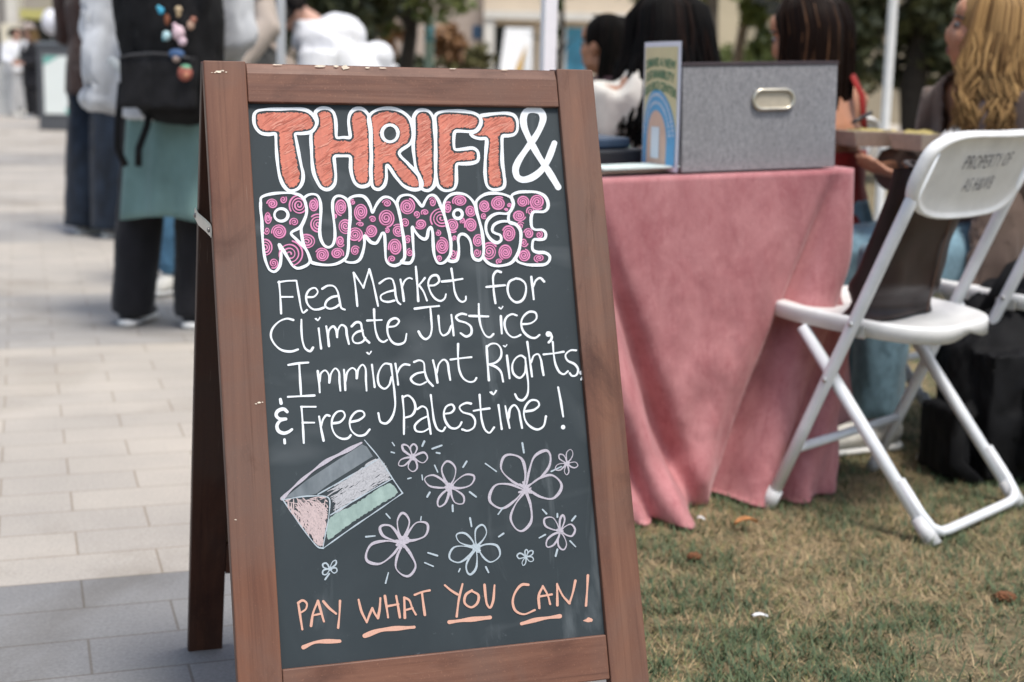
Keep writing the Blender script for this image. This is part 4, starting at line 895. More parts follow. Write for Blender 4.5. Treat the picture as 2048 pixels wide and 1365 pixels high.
m = MB(); m.tube([bpx+X_*(.03+.115*a)+Y_*-.185+Z*(.235+.012*(1-a*a)) for a in np.linspace(-1, 1, 9)], .004, 6); m.build('zip', plain('zip_grey', (.05, .05, .055), .5), pk)
m = MB(); P = [bpx+X_*-.12+Z*.38, bpx+X_*-.06+Z*.50-Y_*.02, bpx+X_*.02+Z*.53-Y_*.02, bpx+X_*.10+Z*.49, bpx+X_*.14+Z*.38]; m.tube(P, [(.022, .007)]*5, 8); m.build('shoulder_strap', MAT['pack'], pk)
m = MB(); P = [bpx-X_*.17-Y_*.08+Z*.20, bpx-X_*.235-Y_*.10+Z*.15, bpx-X_*.245-Y_*.11+Z*.06, bpx-X_*.20-Y_*.14+Z*.01]; m.tube(P, [(.02, .005)]*4, 8); m.build('shoulder_strap', MAT['pack'], pk)
m = MB(); m.box(bpx-X_*.225-Y_*.03+Z*.10, .05, .15, .17, X_, Y_); blob(m, 'side_pocket', MAT['pack'], pk, .010, 3, .012, 8, 14)

# fallen leaf, cones and scraps on the lawn
def leafthing(px, py, L_, W_, rz, c, label):
    p = ground(px, py, .02); m = MB(); d = Vector((math.cos(rz), math.sin(rz), 0)); e = Vector((-d.y, d.x, 0)); n = 12; vs = []
    for i in range(n+1):
        s = i/n; wv = W_*math.sin(math.pi*s**.8)+.0005
        for q in (-1, 0, 1): vs.append(p+d*(L_*(s-.5))+e*(q*wv)+Z*(.006*abs(q)+.010*math.sin(s*3)))
    m.add(vs, [(i*3+q, i*3+q+1, i*3+q+4, i*3+q+3) for i in range(n) for q in (0, 1)])
    return tag(m.build('fallen_leaf', plain('dry_leaf', c, .8, .2, 60), None), label, 'leaf')
leafthing(1492, 1050, .052, .011, .25, (.46, .20, .07), 'orange fallen leaf on the lawn near the chair foot')
def cone(px, py, r, label, c=(.19, .075, .03)):
    p = ground(px, py, .012); m = MB(); n = 0
    for i in range(6):
        for k in range(8):
            a = 2*math.pi*(k+.5*(i % 2))/8; rr = r*math.sin(math.pi*(i+1)/7.5); z = r*1.5*(i/6-.35)
            q = p+Vector((rr*math.cos(a)*1.25, rr*math.sin(a), z*.8+r*.2)); m.ell(q, (Vector((r*.42, 0, 0)), Vector((0, r*.36, 0)), Vector((0, 0, r*.22))), 6, 4)
    m.ell(p+Z*r*.2, (Vector((r*.9, 0, 0)), Vector((0, r*.75, 0)), Vector((0, 0, r*.85))), 8, 6)
    return tag(m.build('seed_cone', plain('cone_brown', c, .9, .3, 200), None), label, 'cone')
cone(1388, 1116, .010, 'small reddish brown cone on the grass below the tablecloth')
cone(2010, 1198, .013, 'brown cone on the grass at the far right')
def scrap(px, py, L_, W_, rz, label):
    p = ground(px, py, .018); d = Vector((math.cos(rz), math.sin(rz), 0)); e = Vector((-d.y, d.x, 0)); m = MB(); n = 8
    m.tube([p+d*(L_*(i/n-.5))+Z*(.003*math.sin(i*.5)) for i in range(n+1)], [(W_*(.45+.55*math.sin(.4+2.4*i/n)), .002) for i in range(n+1)], 8, side=e)
    return tag(m.build('paper_scrap', plain('scrap_white', (.78, .78, .78), .7, .03), None), label, 'scrap')
scrap(1520, 1231, .028, .006, .28, 'white curled paper scrap in the middle of the lawn')
scrap(1402, 1037, .016, .005, -.1, 'tiny white paper scrap just below the tablecloth hem')

# ------------------------------------------------------------------ people
def skin_mat(name, c):
    m, N, L, B = nodes(name); a = tex(N, L, 22, 4, .6)
    L.new(mix(N, L, tuple(x*.88 for x in c), (min(1, c[0]*1.1), c[1]*1.02, c[2]), ramp(N, L, a, .3, .7)), B.inputs['Base Color'])
    B.inputs['Roughness'].default_value = .5; B.inputs['Subsurface Weight'].default_value = .06; B.inputs['Subsurface Radius'].default_value = (.012, .005, .003); return m
def hair_mat(name, dark, light, lo=.45, hi=.85, rough=.42):
    m, N, L, B = nodes(name); g_ = N.new('ShaderNodeNewGeometry')
    a = tex(N, L, 60, 4, .6, (1, 1, .12))
    f = N.new('ShaderNodeMath'); f.operation = 'MULTIPLY_ADD'; f.inputs[1].default_value = .75; L.new(g_.outputs['Random Per Island'], f.inputs[0])
    q = N.new('ShaderNodeMath'); q.operation = 'MULTIPLY'; q.inputs[1].default_value = .35; L.new(a, q.inputs[0]); L.new(q.outputs[0], f.inputs[2])
    L.new(mix(N, L, dark, light, ramp(N, L, f.outputs[0], lo, hi)), B.inputs['Base Color']); B.inputs['Roughness'].default_value = rough; B.inputs['Specular IOR Level'].default_value = .05; return m
def fabric(name, c, var=.14, scale=14, rough=.9, sheen=.15, bmp=.15):
    m = plain(name, c, rough, var, scale, 0, bmp, .25, (1, 1, .6), sheen); return m
SK1 = skin_mat('skin_tan', (.42, .205, .118)); SK2 = skin_mat('skin_light', (.56, .34, .26)); SK3 = skin_mat('skin_brown', (.36, .19, .12))
EYEW = plain('eye_white', (.30, .26, .24), .35, .02); EYED = plain('eye_dark', (.02, .014, .01), .15, .02); LIP = plain('lips', (.38, .13, .12), .5, .05)
class Fig:
    """a figure's own frame: x to its right, y ahead, z up, from base on the ground"""
    def __init__(s, base, F):
        s.b = Vector(base); F = Vector(F); F.z = 0; s.F = F.normalized(); s.R = Vector((s.F.y, -s.F.x, 0))
    def __call__(s, p): return s.b + s.R*p[0] + s.F*p[1] + Z*p[2]
    def d(s, p): return s.R*p[0] + s.F*p[1] + Z*p[2]
def head_axes(fig, yaw, pitch):
    F = (fig.F*math.cos(yaw) - fig.R*math.sin(yaw)); R = F.cross(Z); f = F*math.cos(pitch)+Z*math.sin(pitch); u = R.cross(f); return f, R, u
def head_pieces(m, c, f, r, u, k=1.0):
    E = lambda p, a: m.ell(c+(r*p[0]+f*p[1]+u*p[2])*k, (r*a[0]*k, f*a[1]*k, u*a[2]*k), 20, 14)
    E((0, -.012, .030), (.073, .094, .088)); E((0, .022, -.035), (.056, .070, .078)); E((0, .050, -.088), (.030, .028, .022)); E((0, .065, .045), (.052, .026, .035))
    for s in (-1, 1):
        E((s*.036, .055, -.028), (.022, .026, .026)); E((s*.042, .010, -.070), (.020, .045, .020)); E((s*.074, -.005, -.010), (.008, .020, .030))
    m.tube([c+(f*.082+u*.020)*k, c+(f*.098-u*.012)*k, c+(f*.1015-u*.031)*k, c+(f*.088-u*.042)*k], [.008*k, .009*k, .0105*k, .008*k], 10)
    E((0, .082, -.061), (.020, .009, .0065)); E((0, .078, -.073), (.018, .010, .007))
def face_parts(par, c, f, r, u, k=1.0):
    for s in (-1, 1):
        m = MB(); m.ball(c+(r*(s*.031)+f*.0740+u*.004)*k, .0095*k); e = m.build('eye', EYEW, par)
        m = MB(); m.ball(c+(r*(s*.032)+f*.0770+u*.003)*k, .0082*k); m.build('iris', EYED, e)
        m = MB(); m.tube([c+(r*(s*(.015+.012*i))+f*(.090-.006*i*i*.6)+u*(.024+.004*math.sin(i*1.2)))*k for i in range(4)], .0032*k, 6); m.build('eyebrow', EYED, par)
    m = MB(); m.ell(c+(f*.0885-u*.061)*k, (r*.019*k, f*.004*k, u*.005*k)); m.ell(c+(f*.0865-u*.071)*k, (r*.016*k, f*.004*k, u*.005*k)); m.build('mouth', LIP, par)
def hand_pieces(m, w_, d, pal, side, curl=.5, k=1.0):
    """w_: wrist, d: along the hand, pal: palm normal, side: +1 when the thumb lies along pal x d"""
    d = d.normalized(); pal = (pal-d*pal.dot(d)).normalized(); s = d.cross(pal)*side
    m.tube([w_-d*.01, w_+d*.03*k, w_+d*.085*k], [(.026*k, .017*k), (.036*k, .016*k), (.038*k, .013*k)], 12, side=s)
    for i, (o, L_) in enumerate(((-.028, .062), (-.009, .078), (.010, .084), (.029, .074))):
        p = w_+d*.084*k+s*o*k; pts = [p]; a = 0.0
        for q, seg in enumerate((.45, .32, .25)):
            a += curl*(.55 if q == 0 else .8); p = p+(d*math.cos(a)+pal*math.sin(a)+s*o*.5)*(L_*seg*k); pts.append(p)
        m.tube(pts, [.0095*k, .0088*k, .0080*k, .0062*k], 8)
    p = w_+d*.03*k+s*.03*k; q = p+(s*.62+d*.62+pal*.35).normalized()*.042*k; m.tube([p-s*.01*k, p, q, q+(d*.85+s*.25+pal*.4).normalized()*.032*k], [.013*k, .0125*k, .0105*k, .008*k], 8)
def hair(par, c, f, r, u, mat, length, n=110, wave=.006, phi_max=2.15, flare=.02, drape=0.0, rad=.013, cap=True, seed=1, fall=None, vol=1.0, k=1.0, part=.0):
    rnd = random.Random(seed); m = MB(); n = int(n*4.6); rad = rad*.40
    down = Vector((0, 0, -1)) if fall is None else fall.normalized()
    if cap:
        m.ell(c+(f*-.018+u*.036)*k, (r*.080*vol*k, f*.094*k, u*.090*vol*k), 18, 12)
    for i in range(n):
        ph = rnd.uniform(-phi_max, phi_max); D = r*math.sin(ph)-f*math.cos(ph)
        L_ = length*rnd.uniform(.82, 1.05)*(1 if abs(ph) < 1.7 else .9); ra = rad*rnd.uniform(.7, 1.25)
        hr = (.082*abs(math.sin(ph))+.108*abs(math.cos(ph)))*vol*rnd.uniform(.96, 1.07)
        st = c+(u*(.118*vol)+f*rnd.uniform(-.035, .055)+r*part)*k
        pts = [st, c+(D*hr*.55+u*.112*vol)*k, c+(D*hr*.93+u*.062)*k, c+(D*hr*1.02+u*.0)*k]
        w0, a0 = rnd.uniform(0, 6.28), rnd.uniform(.7, 1.4); T = D.cross(down); nn = max(5, int(L_/.045))
        base = pts[-1]
        for j in range(1, nn+1):
            s = j/nn; p = base+down*(L_*s)+D*((flare*s+drape*s*s)*rnd.uniform(.9, 1.1))
            p = p+T*(wave*a0*math.sin(w0+s*L_*28)*min(1, s*3))+D*(wave*.8*math.cos(w0*1.7+s*L_*25)*min(1, s*3)); pts.append(p)
        rr = [ra*.5, ra*.95, ra*1.1]+[ra*(1.1-.75*((i_)/(len(pts)-3))**1.6) for i_ in range(len(pts)-3)]
        m.tube(pts, [(a*1.25, a*.75) for a in rr], 6, side=T if T.length > .1 else None)
    return m.build('hair', mat, par)
def limbs(m, pts, r, n=12): m.tube(pts, r, n)
def cutaway(o, fig, off, test):
    bm = bmesh.new(); bm.from_mesh(o.data); dead = []
    for f_ in bm.faces:
        q = f_.calc_center_median()+off-fig.b
        if test(q.dot(fig.R), q.dot(fig.F), q.z): dead.append(f_)
    bmesh.ops.delete(bm, geom=dead, context='FACES'); bm.to_mesh(o.data); bm.free()
    sd = o.modifiers.new('thickness', 'SOLIDIFY'); sd.thickness = .008; sd.offset = -1
def person(label, base, F, J, skin, top=None, bottom=None, shoe=None, head=(0, 0), hk=.96, hands=.45, voxel=.011, arms=True, face=True, group=None, palm=None):
    """J: joints in the figure's frame. top/bottom: clothing specs. returns (root, fig, head frame)"""
    fig = Fig(base, F); t = thing('person', label, 'person', base, 0, group)
    P = {k_: fig(v) for k_, v in J.items()}
    hf, hr_, hu = head_axes(fig, *head); S = fig.R
    m = MB(); head_pieces(m, P['head'], hf, hr_, hu, hk)
    m.tube([P['chest'], P['neck'], P['head']-hu*.045-hf*.012], [(.062, .055), (.052, .054), (.048, .052)], 14, side=S)
    m.tube([P['hip'], P['waist'], P['chest'], P['neck']-Z*.015], [(.155, .105), (.125, .090), (.150, .100), (.060, .055)], 18, side=S)
    for s, q in ((-1, 'L'), (1, 'R')):
        m.tube([P['chest']+(P['sh'+q]-P['chest'])*.35, P['sh'+q]], [(.075), (.050)], 12)
        m.tube([P['sh'+q], (P['sh'+q]+P['el'+q])/2, P['el'+q], P['wr'+q]], [.047, .042, .036, .024], 12)
        d = (P['wr'+q]-P['el'+q]); pl = fig.d(palm[q]) if palm else (fig.d((-s, 0, -.1)))
        hand_pieces(m, P['wr'+q], d, pl, s if not palm else palm.get('s'+q, s), hands, .95)
        m.tube([P['hip'+q]+Z*.03, P['hip'+q], (P['hip'+q]+P['kn'+q])/2, P['kn'+q], P['kn'+q]*.6+P['an'+q]*.4, P['an'+q]], [.085, .088, .074, .056, .054, .036], 12)
        m.tube([P['an'+q]+Z*.01, P['an'+q]-Z*.035+fig.F*.04, P['an'+q]-Z*.045+fig.F*.13], [.036, .036, .024], 10)
    blob(m, 'body', skin, t, voxel, 2)
    if face: face_parts(t, P['head'], hf, hr_, hu, hk)
    if top:
        g_ = MB(); th = top.get('th', .018); hem = P['hip']+fig.d(top.get('hem', (0, 0, -.05)))
        wd = top.get('w', 1.0)
        rr = [(.172*wd+th, .118*wd+th), (.160*wd+th, .112*wd+th), (.140*wd+th, .100+th), (.155+th, .105+th), (.105+th, .080+th), (.060+th*.7, .058+th*.7)]
        g_.tube([hem, P['hip'], P['waist'], P['chest'], P['neck']-Z*.055, P['neck']+Z*top.get('collar', .0)], rr, 20, side=S)
        sl_ = top.get('sleeve', 'long')
        for q in 'LR':
            if sl_ is None: continue
            g_.tube([P['chest']+(P['sh'+q]-P['chest'])*.3, P['sh'+q]], [.082+th, .058+th], 12)
            if sl_ == 'long': g_.tube([P['sh'+q], (P['sh'+q]+P['el'+q])/2, P['el'+q], P['el'+q]*.1+P['wr'+q]*.9], [.056+th, .054+th, .048+th, .034+th], 12)
            else: g_.tube([P['sh'+q], P['sh'+q]*.35+P['el'+q]*.65], [.056+th, .058+th], 12)
        for ex in top.get('extra', []): g_.ell(fig(ex[0]), [fig.d(a) for a in ex[1]])
        to = blob(g_, top.get('name', 'top'), top['mat'], t, top.get('voxel', .014), 2, top.get('puff', .010), len(label), top.get('freq', 8))
        if top.get('cut'): cutaway(to, fig, base_of(t), top['cut'])
    if bottom:
        g_ = MB(); kk = bottom.get('k', 1.0); fl = bottom.get('flare', 1.0)
        g_.tube([P['hip']+Z*bottom.get('rise', .10), P['hip'], P['hip']-Z*.06], [(.150, .105), (.172, .122), (.165, .118)], 18, side=S)
        for q in 'LR':
            an = P['an'+q]+Z*(-.045 if bottom.get('full') else .01)
            g_.tube([P['hip'+q]+Z*.03, P['hip'+q], (P['hip'+q]+P['kn'+q])/2, P['kn'+q], (P['kn'+q]+an)/2, an], [.094*kk, .100*kk, .090*kk, .076*kk*fl, .074*kk*fl, .070*kk*fl], 14)
        blob(g_, bottom.get('name', 'trousers'), bottom['mat'], t, .015, 2, bottom.get('puff', .016), len(label)+3, bottom.get('freq', 9))
    if shoe:
        for q in 'LR':
            a = P['an'+q]; bz = fig.b.z
            fwd = fig.F; sd = fig.R
            p0 = Vector((a.x, a.y, bz)); g_ = MB()
            g_.tube([p0-fwd*.055+Z*.050, p0+Z*.060, p0+fwd*.07+Z*.050, p0+fwd*.15+Z*.036, p0+fwd*.185+Z*.030], [(.032, .036), (.040, .044), (.042, .034), (.042, .024), (.026, .016)], 14, side=sd)
            sh = g_.build('shoe', shoe[0], t)
            g_ = MB(); g_.tube([p0-fwd*.068+Z*.014, p0-fwd*.05+Z*.014, p0+fwd*.05+Z*.014, p0+fwd*.15+Z*.014, p0+fwd*.20+Z*.016], [(.022, .012), (.037, .014), (.042, .014), (.046, .014), (.022, .012)], 14, side=sd); g_.build('sole', shoe[1], sh)
    return t, fig, (P['head'], hf, hr_, hu)
def stand(h=1.66, spread=.10, arms=None):
    k = h/1.66
    J = dict(head=(0, .02, 1.545), neck=(0, -.005, 1.405), chest=(0, 0, 1.24), waist=(0, .01, 1.06), hip=(0, 0, .91), shL=(-.175, -.01, 1.355), shR=(.175, -.01, 1.355), elL=(-.22, -.03, 1.07), elR=(.22, -.03, 1.07), wrL=(-.21, .08, .85), wrR=(.21, .08, .85), hipL=(-.085, 0, .86), hipR=(.085, 0, .86), knL=(-spread*.95, .02, .47), knR=(spread*.95, .02, .47), anL=(-spread, -.01, .085), anR=(spread, -.01, .085))
    if arms: J.update(arms)
    return {a: (x*k, y*k, z*k) for a, (x, y, z) in J.items()}
def sit(lean=0.0, dz=0.0, arms=None, shift=None):
    """on a chair, seat 0.43 high; the base is under the hips"""
    l = lambda z: math.sin(lean)*(z-.52)
    c = lambda z: .52+(z-.52)*math.cos(lean)+dz
    J = dict(head=(0, l(1.06)+.03, c(1.06)), neck=(0, l(.945), c(.945)), chest=(0, l(.80), c(.80)), waist=(0, l(.65), c(.65)), hip=(0, 0, .525), shL=(-.165, l(.90), c(.90)), shR=(.165, l(.90), c(.90)), elL=(-.21, l(.72)+.08, c(.66)), elR=(.21, l(.72)+.08, c(.66)), wrL=(-.12, l(.72)+.28, .68), wrR=(.12, l(.72)+.28, .68), hipL=(-.085, .03, .50), hipR=(.085, .03, .50), knL=(-.11, .42, .49), knR=(.11, .42, .49), anL=(-.11, .40, .085), anR=(.11, .40, .085))
    if arms: J.update(arms)
    return J
SOLE_W = plain('white_sole', (.75, .75, .73), .6, .05); SHOE_B = fabric('black_canvas', (.015, .015, .017)); SHOE_W = fabric('white_shoe_canvas', (.70, .68, .62)); SHOE_G = fabric('grey_shoe_canvas', (.25, .25, .26))
DENIM_L = fabric('light_denim', (.17, .28, .34), .25, 25); DENIM_D = fabric('dark_denim', (.010, .018, .033), .35, 18); DENIM_M = fabric('mid_denim', (.10, .23, .36), .25, 22)
BLACKC = fabric('black_cotton', (.012, .012, .015), .2, 12)

# brown sweater, wide dark jeans (left, far side of the paving)
b = ground(203, 472)
t, fg, H = person('person in dark brown sweater and wide navy jeans seen from behind', b, (.62, .78, 0), stand(1.70, .12, dict(elL=(-.25, -.02, 1.09), wrL=(-.06, .20, 1.02), elR=(.25, .0, 1.10), wrR=(.08, .22, 1.05))), SK2,
    dict(mat=fabric('brown_sweater', (.040, .019, .016), .2, 16), th=.034, hem=(0, 0, -.15), name='sweater', puff=.022, w=1.02), dict(mat=DENIM_D, k=1.2, flare=1.45, full=True, puff=.016, name='jeans'), (SHOE_G, SOLE_W))
hair(t, *H, hair_mat('dark_brown_hair', (.02, .012, .008), (.06, .035, .02)), .05, 80, seed=4)

# grey hoodie, green skirt over black trousers, backpack
fl_ = ground(258, 652); fr_ = ground(380, 652); b = (fl_+fr_)/2; b.z = 0; b.x += .06
FG = Vector((.12, .99, 0)); hoodie_grey = fabric('pale_grey_fleece', (.58, .60, .63), .08, 10)
sp = (fr_-fl_).length/2
t, fg, H = person('person in pale grey hoodie and green skirt carrying a black backpack', b, FG, stand(1.64, sp, dict(shL=(-.18, 0, 1.355), elL=(-.235, -.02, 1.06), wrL=(-.22, .06, .86), head=(.03, .02, 1.545), anL=(-.165, -.01, .085), anR=(.075, .0, .085), knL=(-.125, .02, .47), knR=(.085, .02, .47), elR=(.22, .02, 1.08), wrR=(.12, .22, 1.0))), SK2,
    dict(mat=hoodie_grey, th=.042, hem=(-.01, 0, -.15), name='hoodie', puff=.030, w=1.02, freq=9, extra=[((-.225, -.04, .94), ((.085, 0, 0), (0, .10, 0), (0, 0, .17))), ((-.235, -.04, .82), ((.085, 0, 0), (0, .09, 0), (0, 0, .05)))]), dict(mat=BLACKC, k=1.04, flare=1.10, full=True, puff=.014), (SHOE_B, SOLE_W))
hair(t, *H, hair_mat('black_hair_b', (.01, .008, .007), (.03, .02, .015)), .25, 80, seed=5)
MSK = fabric('sage_green_cotton', (.155, .255, .245), .14, 8)
m = MB(); n = 60; vs = []; rows = 18
for j in range(rows+1):
    s = j/rows; z = .93-s*.52
    for k in range(n):
        a = 2*math.pi*k/n; fold = 1+(.05+.05*s)*math.sin(a*8+1.3+s)*min(1, s*3)+.06*s*math.sin(a*5+.4)+.02*math.sin(a*19+s*3)*s
        vs.append(fg(((.158+.03*s)*fold*math.cos(a)+.02*s, (.125+.075*s)*fold*math.sin(a), z+.012*math.sin(a*3)*s)))
m.add(vs, [(j*n+k, j*n+(k+1) % n, (j+1)*n+(k+1) % n, (j+1)*n+k) for j in range(rows) for k in range(n)])
sk_ = blob(m, 'skirt', MSK, t, .012, 1, .016, 5, 9) if False else m.build('skirt', MSK, t); sd = sk_.modifiers.new('thickness', 'SOLIDIFY'); sd.thickness = .004
# its backpack and charms
bp0 = fg((.04, -.20, 1.05)); pk = thing('backpack', 'black backpack with dangling charms worn over pale grey hoodie', 'backpack', bp0)
m = MB()
m.tube([fg((.115, -.19, .765)), fg((.115, -.20, .79)), fg((.10, -.215, .90)), fg((.08, -.21, 1.05)), fg((.05, -.20, 1.22)), fg((.04, -.18, 1.33)), fg((.04, -.17, 1.36))], [(.11, .07), (.145, .11), (.17, .135), (.190, .13), (.185, .115), (.13, .085), (.06, .04)], 22, side=fg.R)
m.box(fg((.095, -.20, 1.0)), .28, .19, .40, fg.R, fg.F)
blob(m, 'pack_body', MAT['pack'], pk, .012, 3, .020, 2, 11)
m = MB(); m.box(fg((.085, -.345, .885)), .26, .06, .17, fg.R, fg.F); blob(m, 'front_pocket', MAT['pack_panel'], pk, .010, 3, .014, 4, 14)
m = MB(); m.tube([fg((.085+.12*a, -.378, .965+.014*(1-a*a))) for a in np.linspace(-1, 1, 9)], .004, 6); m.build('zip', plain('zip_dark', (.06, .06, .065), .5), pk)
m = MB(); m.tube([fg((.07+.16*a, -.30+.03*a*a, 1.16+.06*(1-a*a))) for a in np.linspace(-1, 1, 11)], .004, 6); m.build('zip', bpy.data.materials['zip_dark'], pk)
for x0, x1 in ((-.075, -.06), (.03, -.015)):
    m = MB(); m.tube([fg((x0, -.27, .88)), fg((x0-.01, -.29, .74)), fg(((x0+x1)/2-.02, -.29, .66)), fg((x1, -.29, .60))], [(.013, .003)]*4, 8, side=fg.R); m.build('strap', MAT['pack'], pk)
m = MB(); m.box(fg((-.075, -.30, .935)), .075, .02, .03, (fg.R-Z*.8).normalized(), fg.F, (Z+fg.R*.8).normalized()); m.build('buckle', plain('grey_buckle', (.42, .46, .48), .4), pk, False, .006)
m = MB(); m.tube([fg((-.10, -.10, 1.34)), fg((-.12, .06, 1.40)), fg((-.13, .13, 1.28)), fg((-.14, .08, 1.02)), fg((-.14, -.06, .92))], [(.022, .006)]*5, 8); m.build('shoulder_strap', MAT['pack'], pk)
m = MB(); m.tube([fg((.16, -.10, 1.34)), fg((.17, .06, 1.40)), fg((.17, .13, 1.28)), fg((.17, .08, 1.02)), fg((.17, -.06, .92))], [(.022, .006)]*5, 8); m.build('shoulder_strap', MAT['pack'], pk)
def charm(px, py, parts, label, D=-.375, string=None):
    d = ray(px, py); p0 = fg((0, D, 1)); t_ = (p0-CAM).dot(fg.F)/d.dot(fg.F); c = CAM+d*t_
    th = thing('keychain', label, 'keychain', c, 0, 'charms on the backpack')
    for (dx, dz, rx, ry, rz, colr, nm) in parts:
        dx, dz, rx, ry, rz = [v_*.76 for v_ in (dx, dz, rx, ry, rz)]; q = c+fg.R*dx+Z*dz; m = MB(); m.ell(q, (fg.R*rx, fg.F*ry, Z*rz)); m.build(nm, plain('charm_'+nm+'_%d_%d' % (px, len(bpy.data.materials)), colr, .7, .08, 60), th)
    m = MB(); m.tube([c+Z*.03+fg.F*.005, c+Z*.055+fg.F*.02], .002, 6); m.build('cord', MAT['pack'], th)
charm(322, 22, [(0, 0, .014, .010, .016, (.05, .40, .62), 'bead'), (-.010, .012, .010, .009, .011, (.10, .45, .6), 'bead')], 'turquoise beaded charm at the top left of the backpack')
charm(334, 40, [(0, 0, .012, .010, .024, (.22, .07, .03), 'tassel')], 'rust brown tassel charm below the turquoise beads')
charm(357, 22, [(0, .006, .016, .012, .014, (.55, .42, .26), 'head'), (0, -.014, .010, .009, .014, (.5, .38, .22), 'body')], 'tan figure charm at the top of the backpack')
charm(384, 48, [(.006, .016, .014, .012, .015, (.36, .15, .10), 'head'), (-.006, -.006, .017, .012, .020, (.50, .33, .24), 'body')], 'brown and tan figure charm right of the pink plush')
charm(357, 66, [(0, 0, .028, .022, .032, (.70, .52, .57), 'body'), (.016, -.036, .020, .016, .020, (.66, .50, .56), 'foot'), (-.016, .030, .010, .010, .012, (.7, .5, .56), 'ear')], 'pale pink plush charm in the middle of the backpack')
charm(333, 72, [(0, 0, .019, .014, .021, (.45, .66, .70), 'body'), (-.008, -.012, .010, .012, .010, (.2, .5, .58), 'fin')], 'pale blue plush charm left of the pink plush')
charm(353, 112, [(0, .008, .036, .016, .022, (.05, .11, .24), 'hood'), (0, -.012, .018, .018, .017, (.40, .30, .26), 'face')], 'navy hooded charm below the pink plush')
charm(370, 147, [(0, 0, .034, .020, .034, (.36, .105, .075), 'body'), (.004, .024, .024, .015, .014, (.16, .42, .26), 'leaf'), (.008, -.006, .020, .022, .018, (.62, .28, .16), 'belly')], 'round red charm with green top, lowest on the backpack')

# light jeans and white shoe, grey and tan top
b = ground(345, 590); b = Vector((b.x+.13, b.y+.05, 0))
t, fg3, H = person('person in grey tee over tan sleeves and light blue jeans behind the backpack', b, (-.25, -.95, 0), stand(1.68, .14, dict(elL=(-.28, .0, 1.09), wrL=(-.17, .14, .90), elR=(.24, .02, 1.09), wrR=(.20, .2, 1.0))), SK2,
    dict(mat=fabric('beige_knit', (.50, .43, .38), .1, 14), th=.02, hem=(0, 0, -.06), name='undershirt', puff=.012), dict(mat=DENIM_M, k=1.12, flare=1.25, puff=.014, name='jeans'), (SHOE_W, SOLE_W))
g_ = MB(); g_.tube([fg3((0, 0, 1.02)), fg3((0, 0, 1.24)), fg3((0, -.005, 1.36)), fg3((0, -.005, 1.42))], [(.182, .138), (.190, .145), (.14, .115), (.08, .08)], 18, side=fg3.R)
for s in (-1, 1): g_.tube([fg3((s*.10, 0, 1.33)), fg3((s*.178, -.01, 1.355)), fg3((s*.25, .0, 1.20))], [.10, .092, .088], 12)
blob(g_, 'tee', fabric('heather_grey', (.36, .40, .44), .1, 14), t, .014, 2, .012, 6, 8)
hair(t, *H, hair_mat('brown_hair_c', (.03, .018, .01), (.10, .06, .03)), .20, 70, seed=8)

# two people at the tent table behind the board
HB = hair_mat('chestnut_hair', (.05, .028, .016), (.24, .14, .075)); 
hc = at(529, 44, 7.75); b = Vector((hc.x-.10, hc.y+.02, 0))
t, fg4, H = person('person with brown hair and dark jacket beside the rear tent leg', b, (.96, -.25, 0), sit(.10, hc.z-1.075), SK2,
    dict(mat=fabric('charcoal_jacket', (.045, .045, .042)), th=.03, name='jacket', collar=-.01), dict(mat=DENIM_D), (SHOE_B, SOLE_W), head=(.55, -.35))
hair(t, *H, HB, .12, 90, .006, 1.75, .01, seed=9, rad=.012)
m = MB(); m.tube([fg4((0, .01, J_)) for J_ in (.86+hc.z-1.075, .93+hc.z-1.075)], [(.085, .085), (.068, .068)], 16, side=fg4.R); m.build('collar', fabric('navy_collar', (.03, .055, .10)), t)
WH = fabric('white_fleece', (.76, .77, .80), .05, 9)
hc = at(588, 22, 8.05); b = Vector((hc.x+.52, hc.y+.05, 0))
t, fg5, H = person('person in white hoodie bent forward behind the board', b, (-.98, -.12, 0), sit(1.02, .08, dict(head=(.02, .53, hc.z), neck=(0, .43, hc.z-.05), chest=(0, .30, 1.03), waist=(0, .12, .80), shL=(-.18, .39, 1.03), shR=(.18, .39, 1.03), elL=(-.24, .42, .70), elR=(.24, .42, .70), wrL=(-.12, .60, .72), wrR=(.12, .60, .72))), SK2,
    dict(mat=WH, th=.055, name='hoodie', puff=.020, w=1.1, freq=7, extra=[((.0, .28, 1.13), ((.17, 0, 0), (0, .15, 0), (0, 0, .12))), ((.02, .06, 1.02), ((.11, 0, 0), (0, .085, 0), (0, 0, .085))), ((0, .10, .82), ((.19, 0, 0), (0, .20, 0), (0, 0, .14)))]), dict(mat=DENIM_M), (SHOE_W, SOLE_W), head=(0, -.9))
hair(t, *H, hair_mat('black_hair_e', (.012, .010, .010), (.035, .03, .028)), .03, 90, .003, 2.3, .004, seed=10, rad=.012)

# curly-haired woman in profile, facing left
HBK = hair_mat('black_hair', (.005, .0045, .004), (.016, .010, .008), .5, 1.0, .6)
HBK2 = hair_mat('black_brown_hair', (.004, .0035, .0035), (.022, .011, .008), .66, 1.1, .6)
def seated(label, px, py, Y, F, skin, top, bottom, head, arms=None, lean=.06, shift=(0, 0), **kw):
    hcen = at(px, py, Y); fg_ = Fig((0, 0, 0), F); J = sit(lean, 0, arms); hx = J['head']
    b_ = hcen-fg_((hx[0], hx[1], 0)); b_ = Vector((b_.x, b_.y, 0)); dz_ = hcen.z-J['head'][2]
    for k_ in ('head', 'neck', 'chest', 'shL', 'shR'): J[k_] = (J[k_][0], J[k_][1], J[k_][2]+dz_)
    J['waist'] = (J['waist'][0], J['waist'][1], J['waist'][2]+dz_*.6)
    if not arms:
        for k_ in ('elL', 'elR'): J[k_] = (J[k_][0], J[k_][1], J[k_][2]+dz_*.7)
    return person(label, b_, F, J, skin, top, bottom, (SHOE_W, SOLE_W), head, **kw)
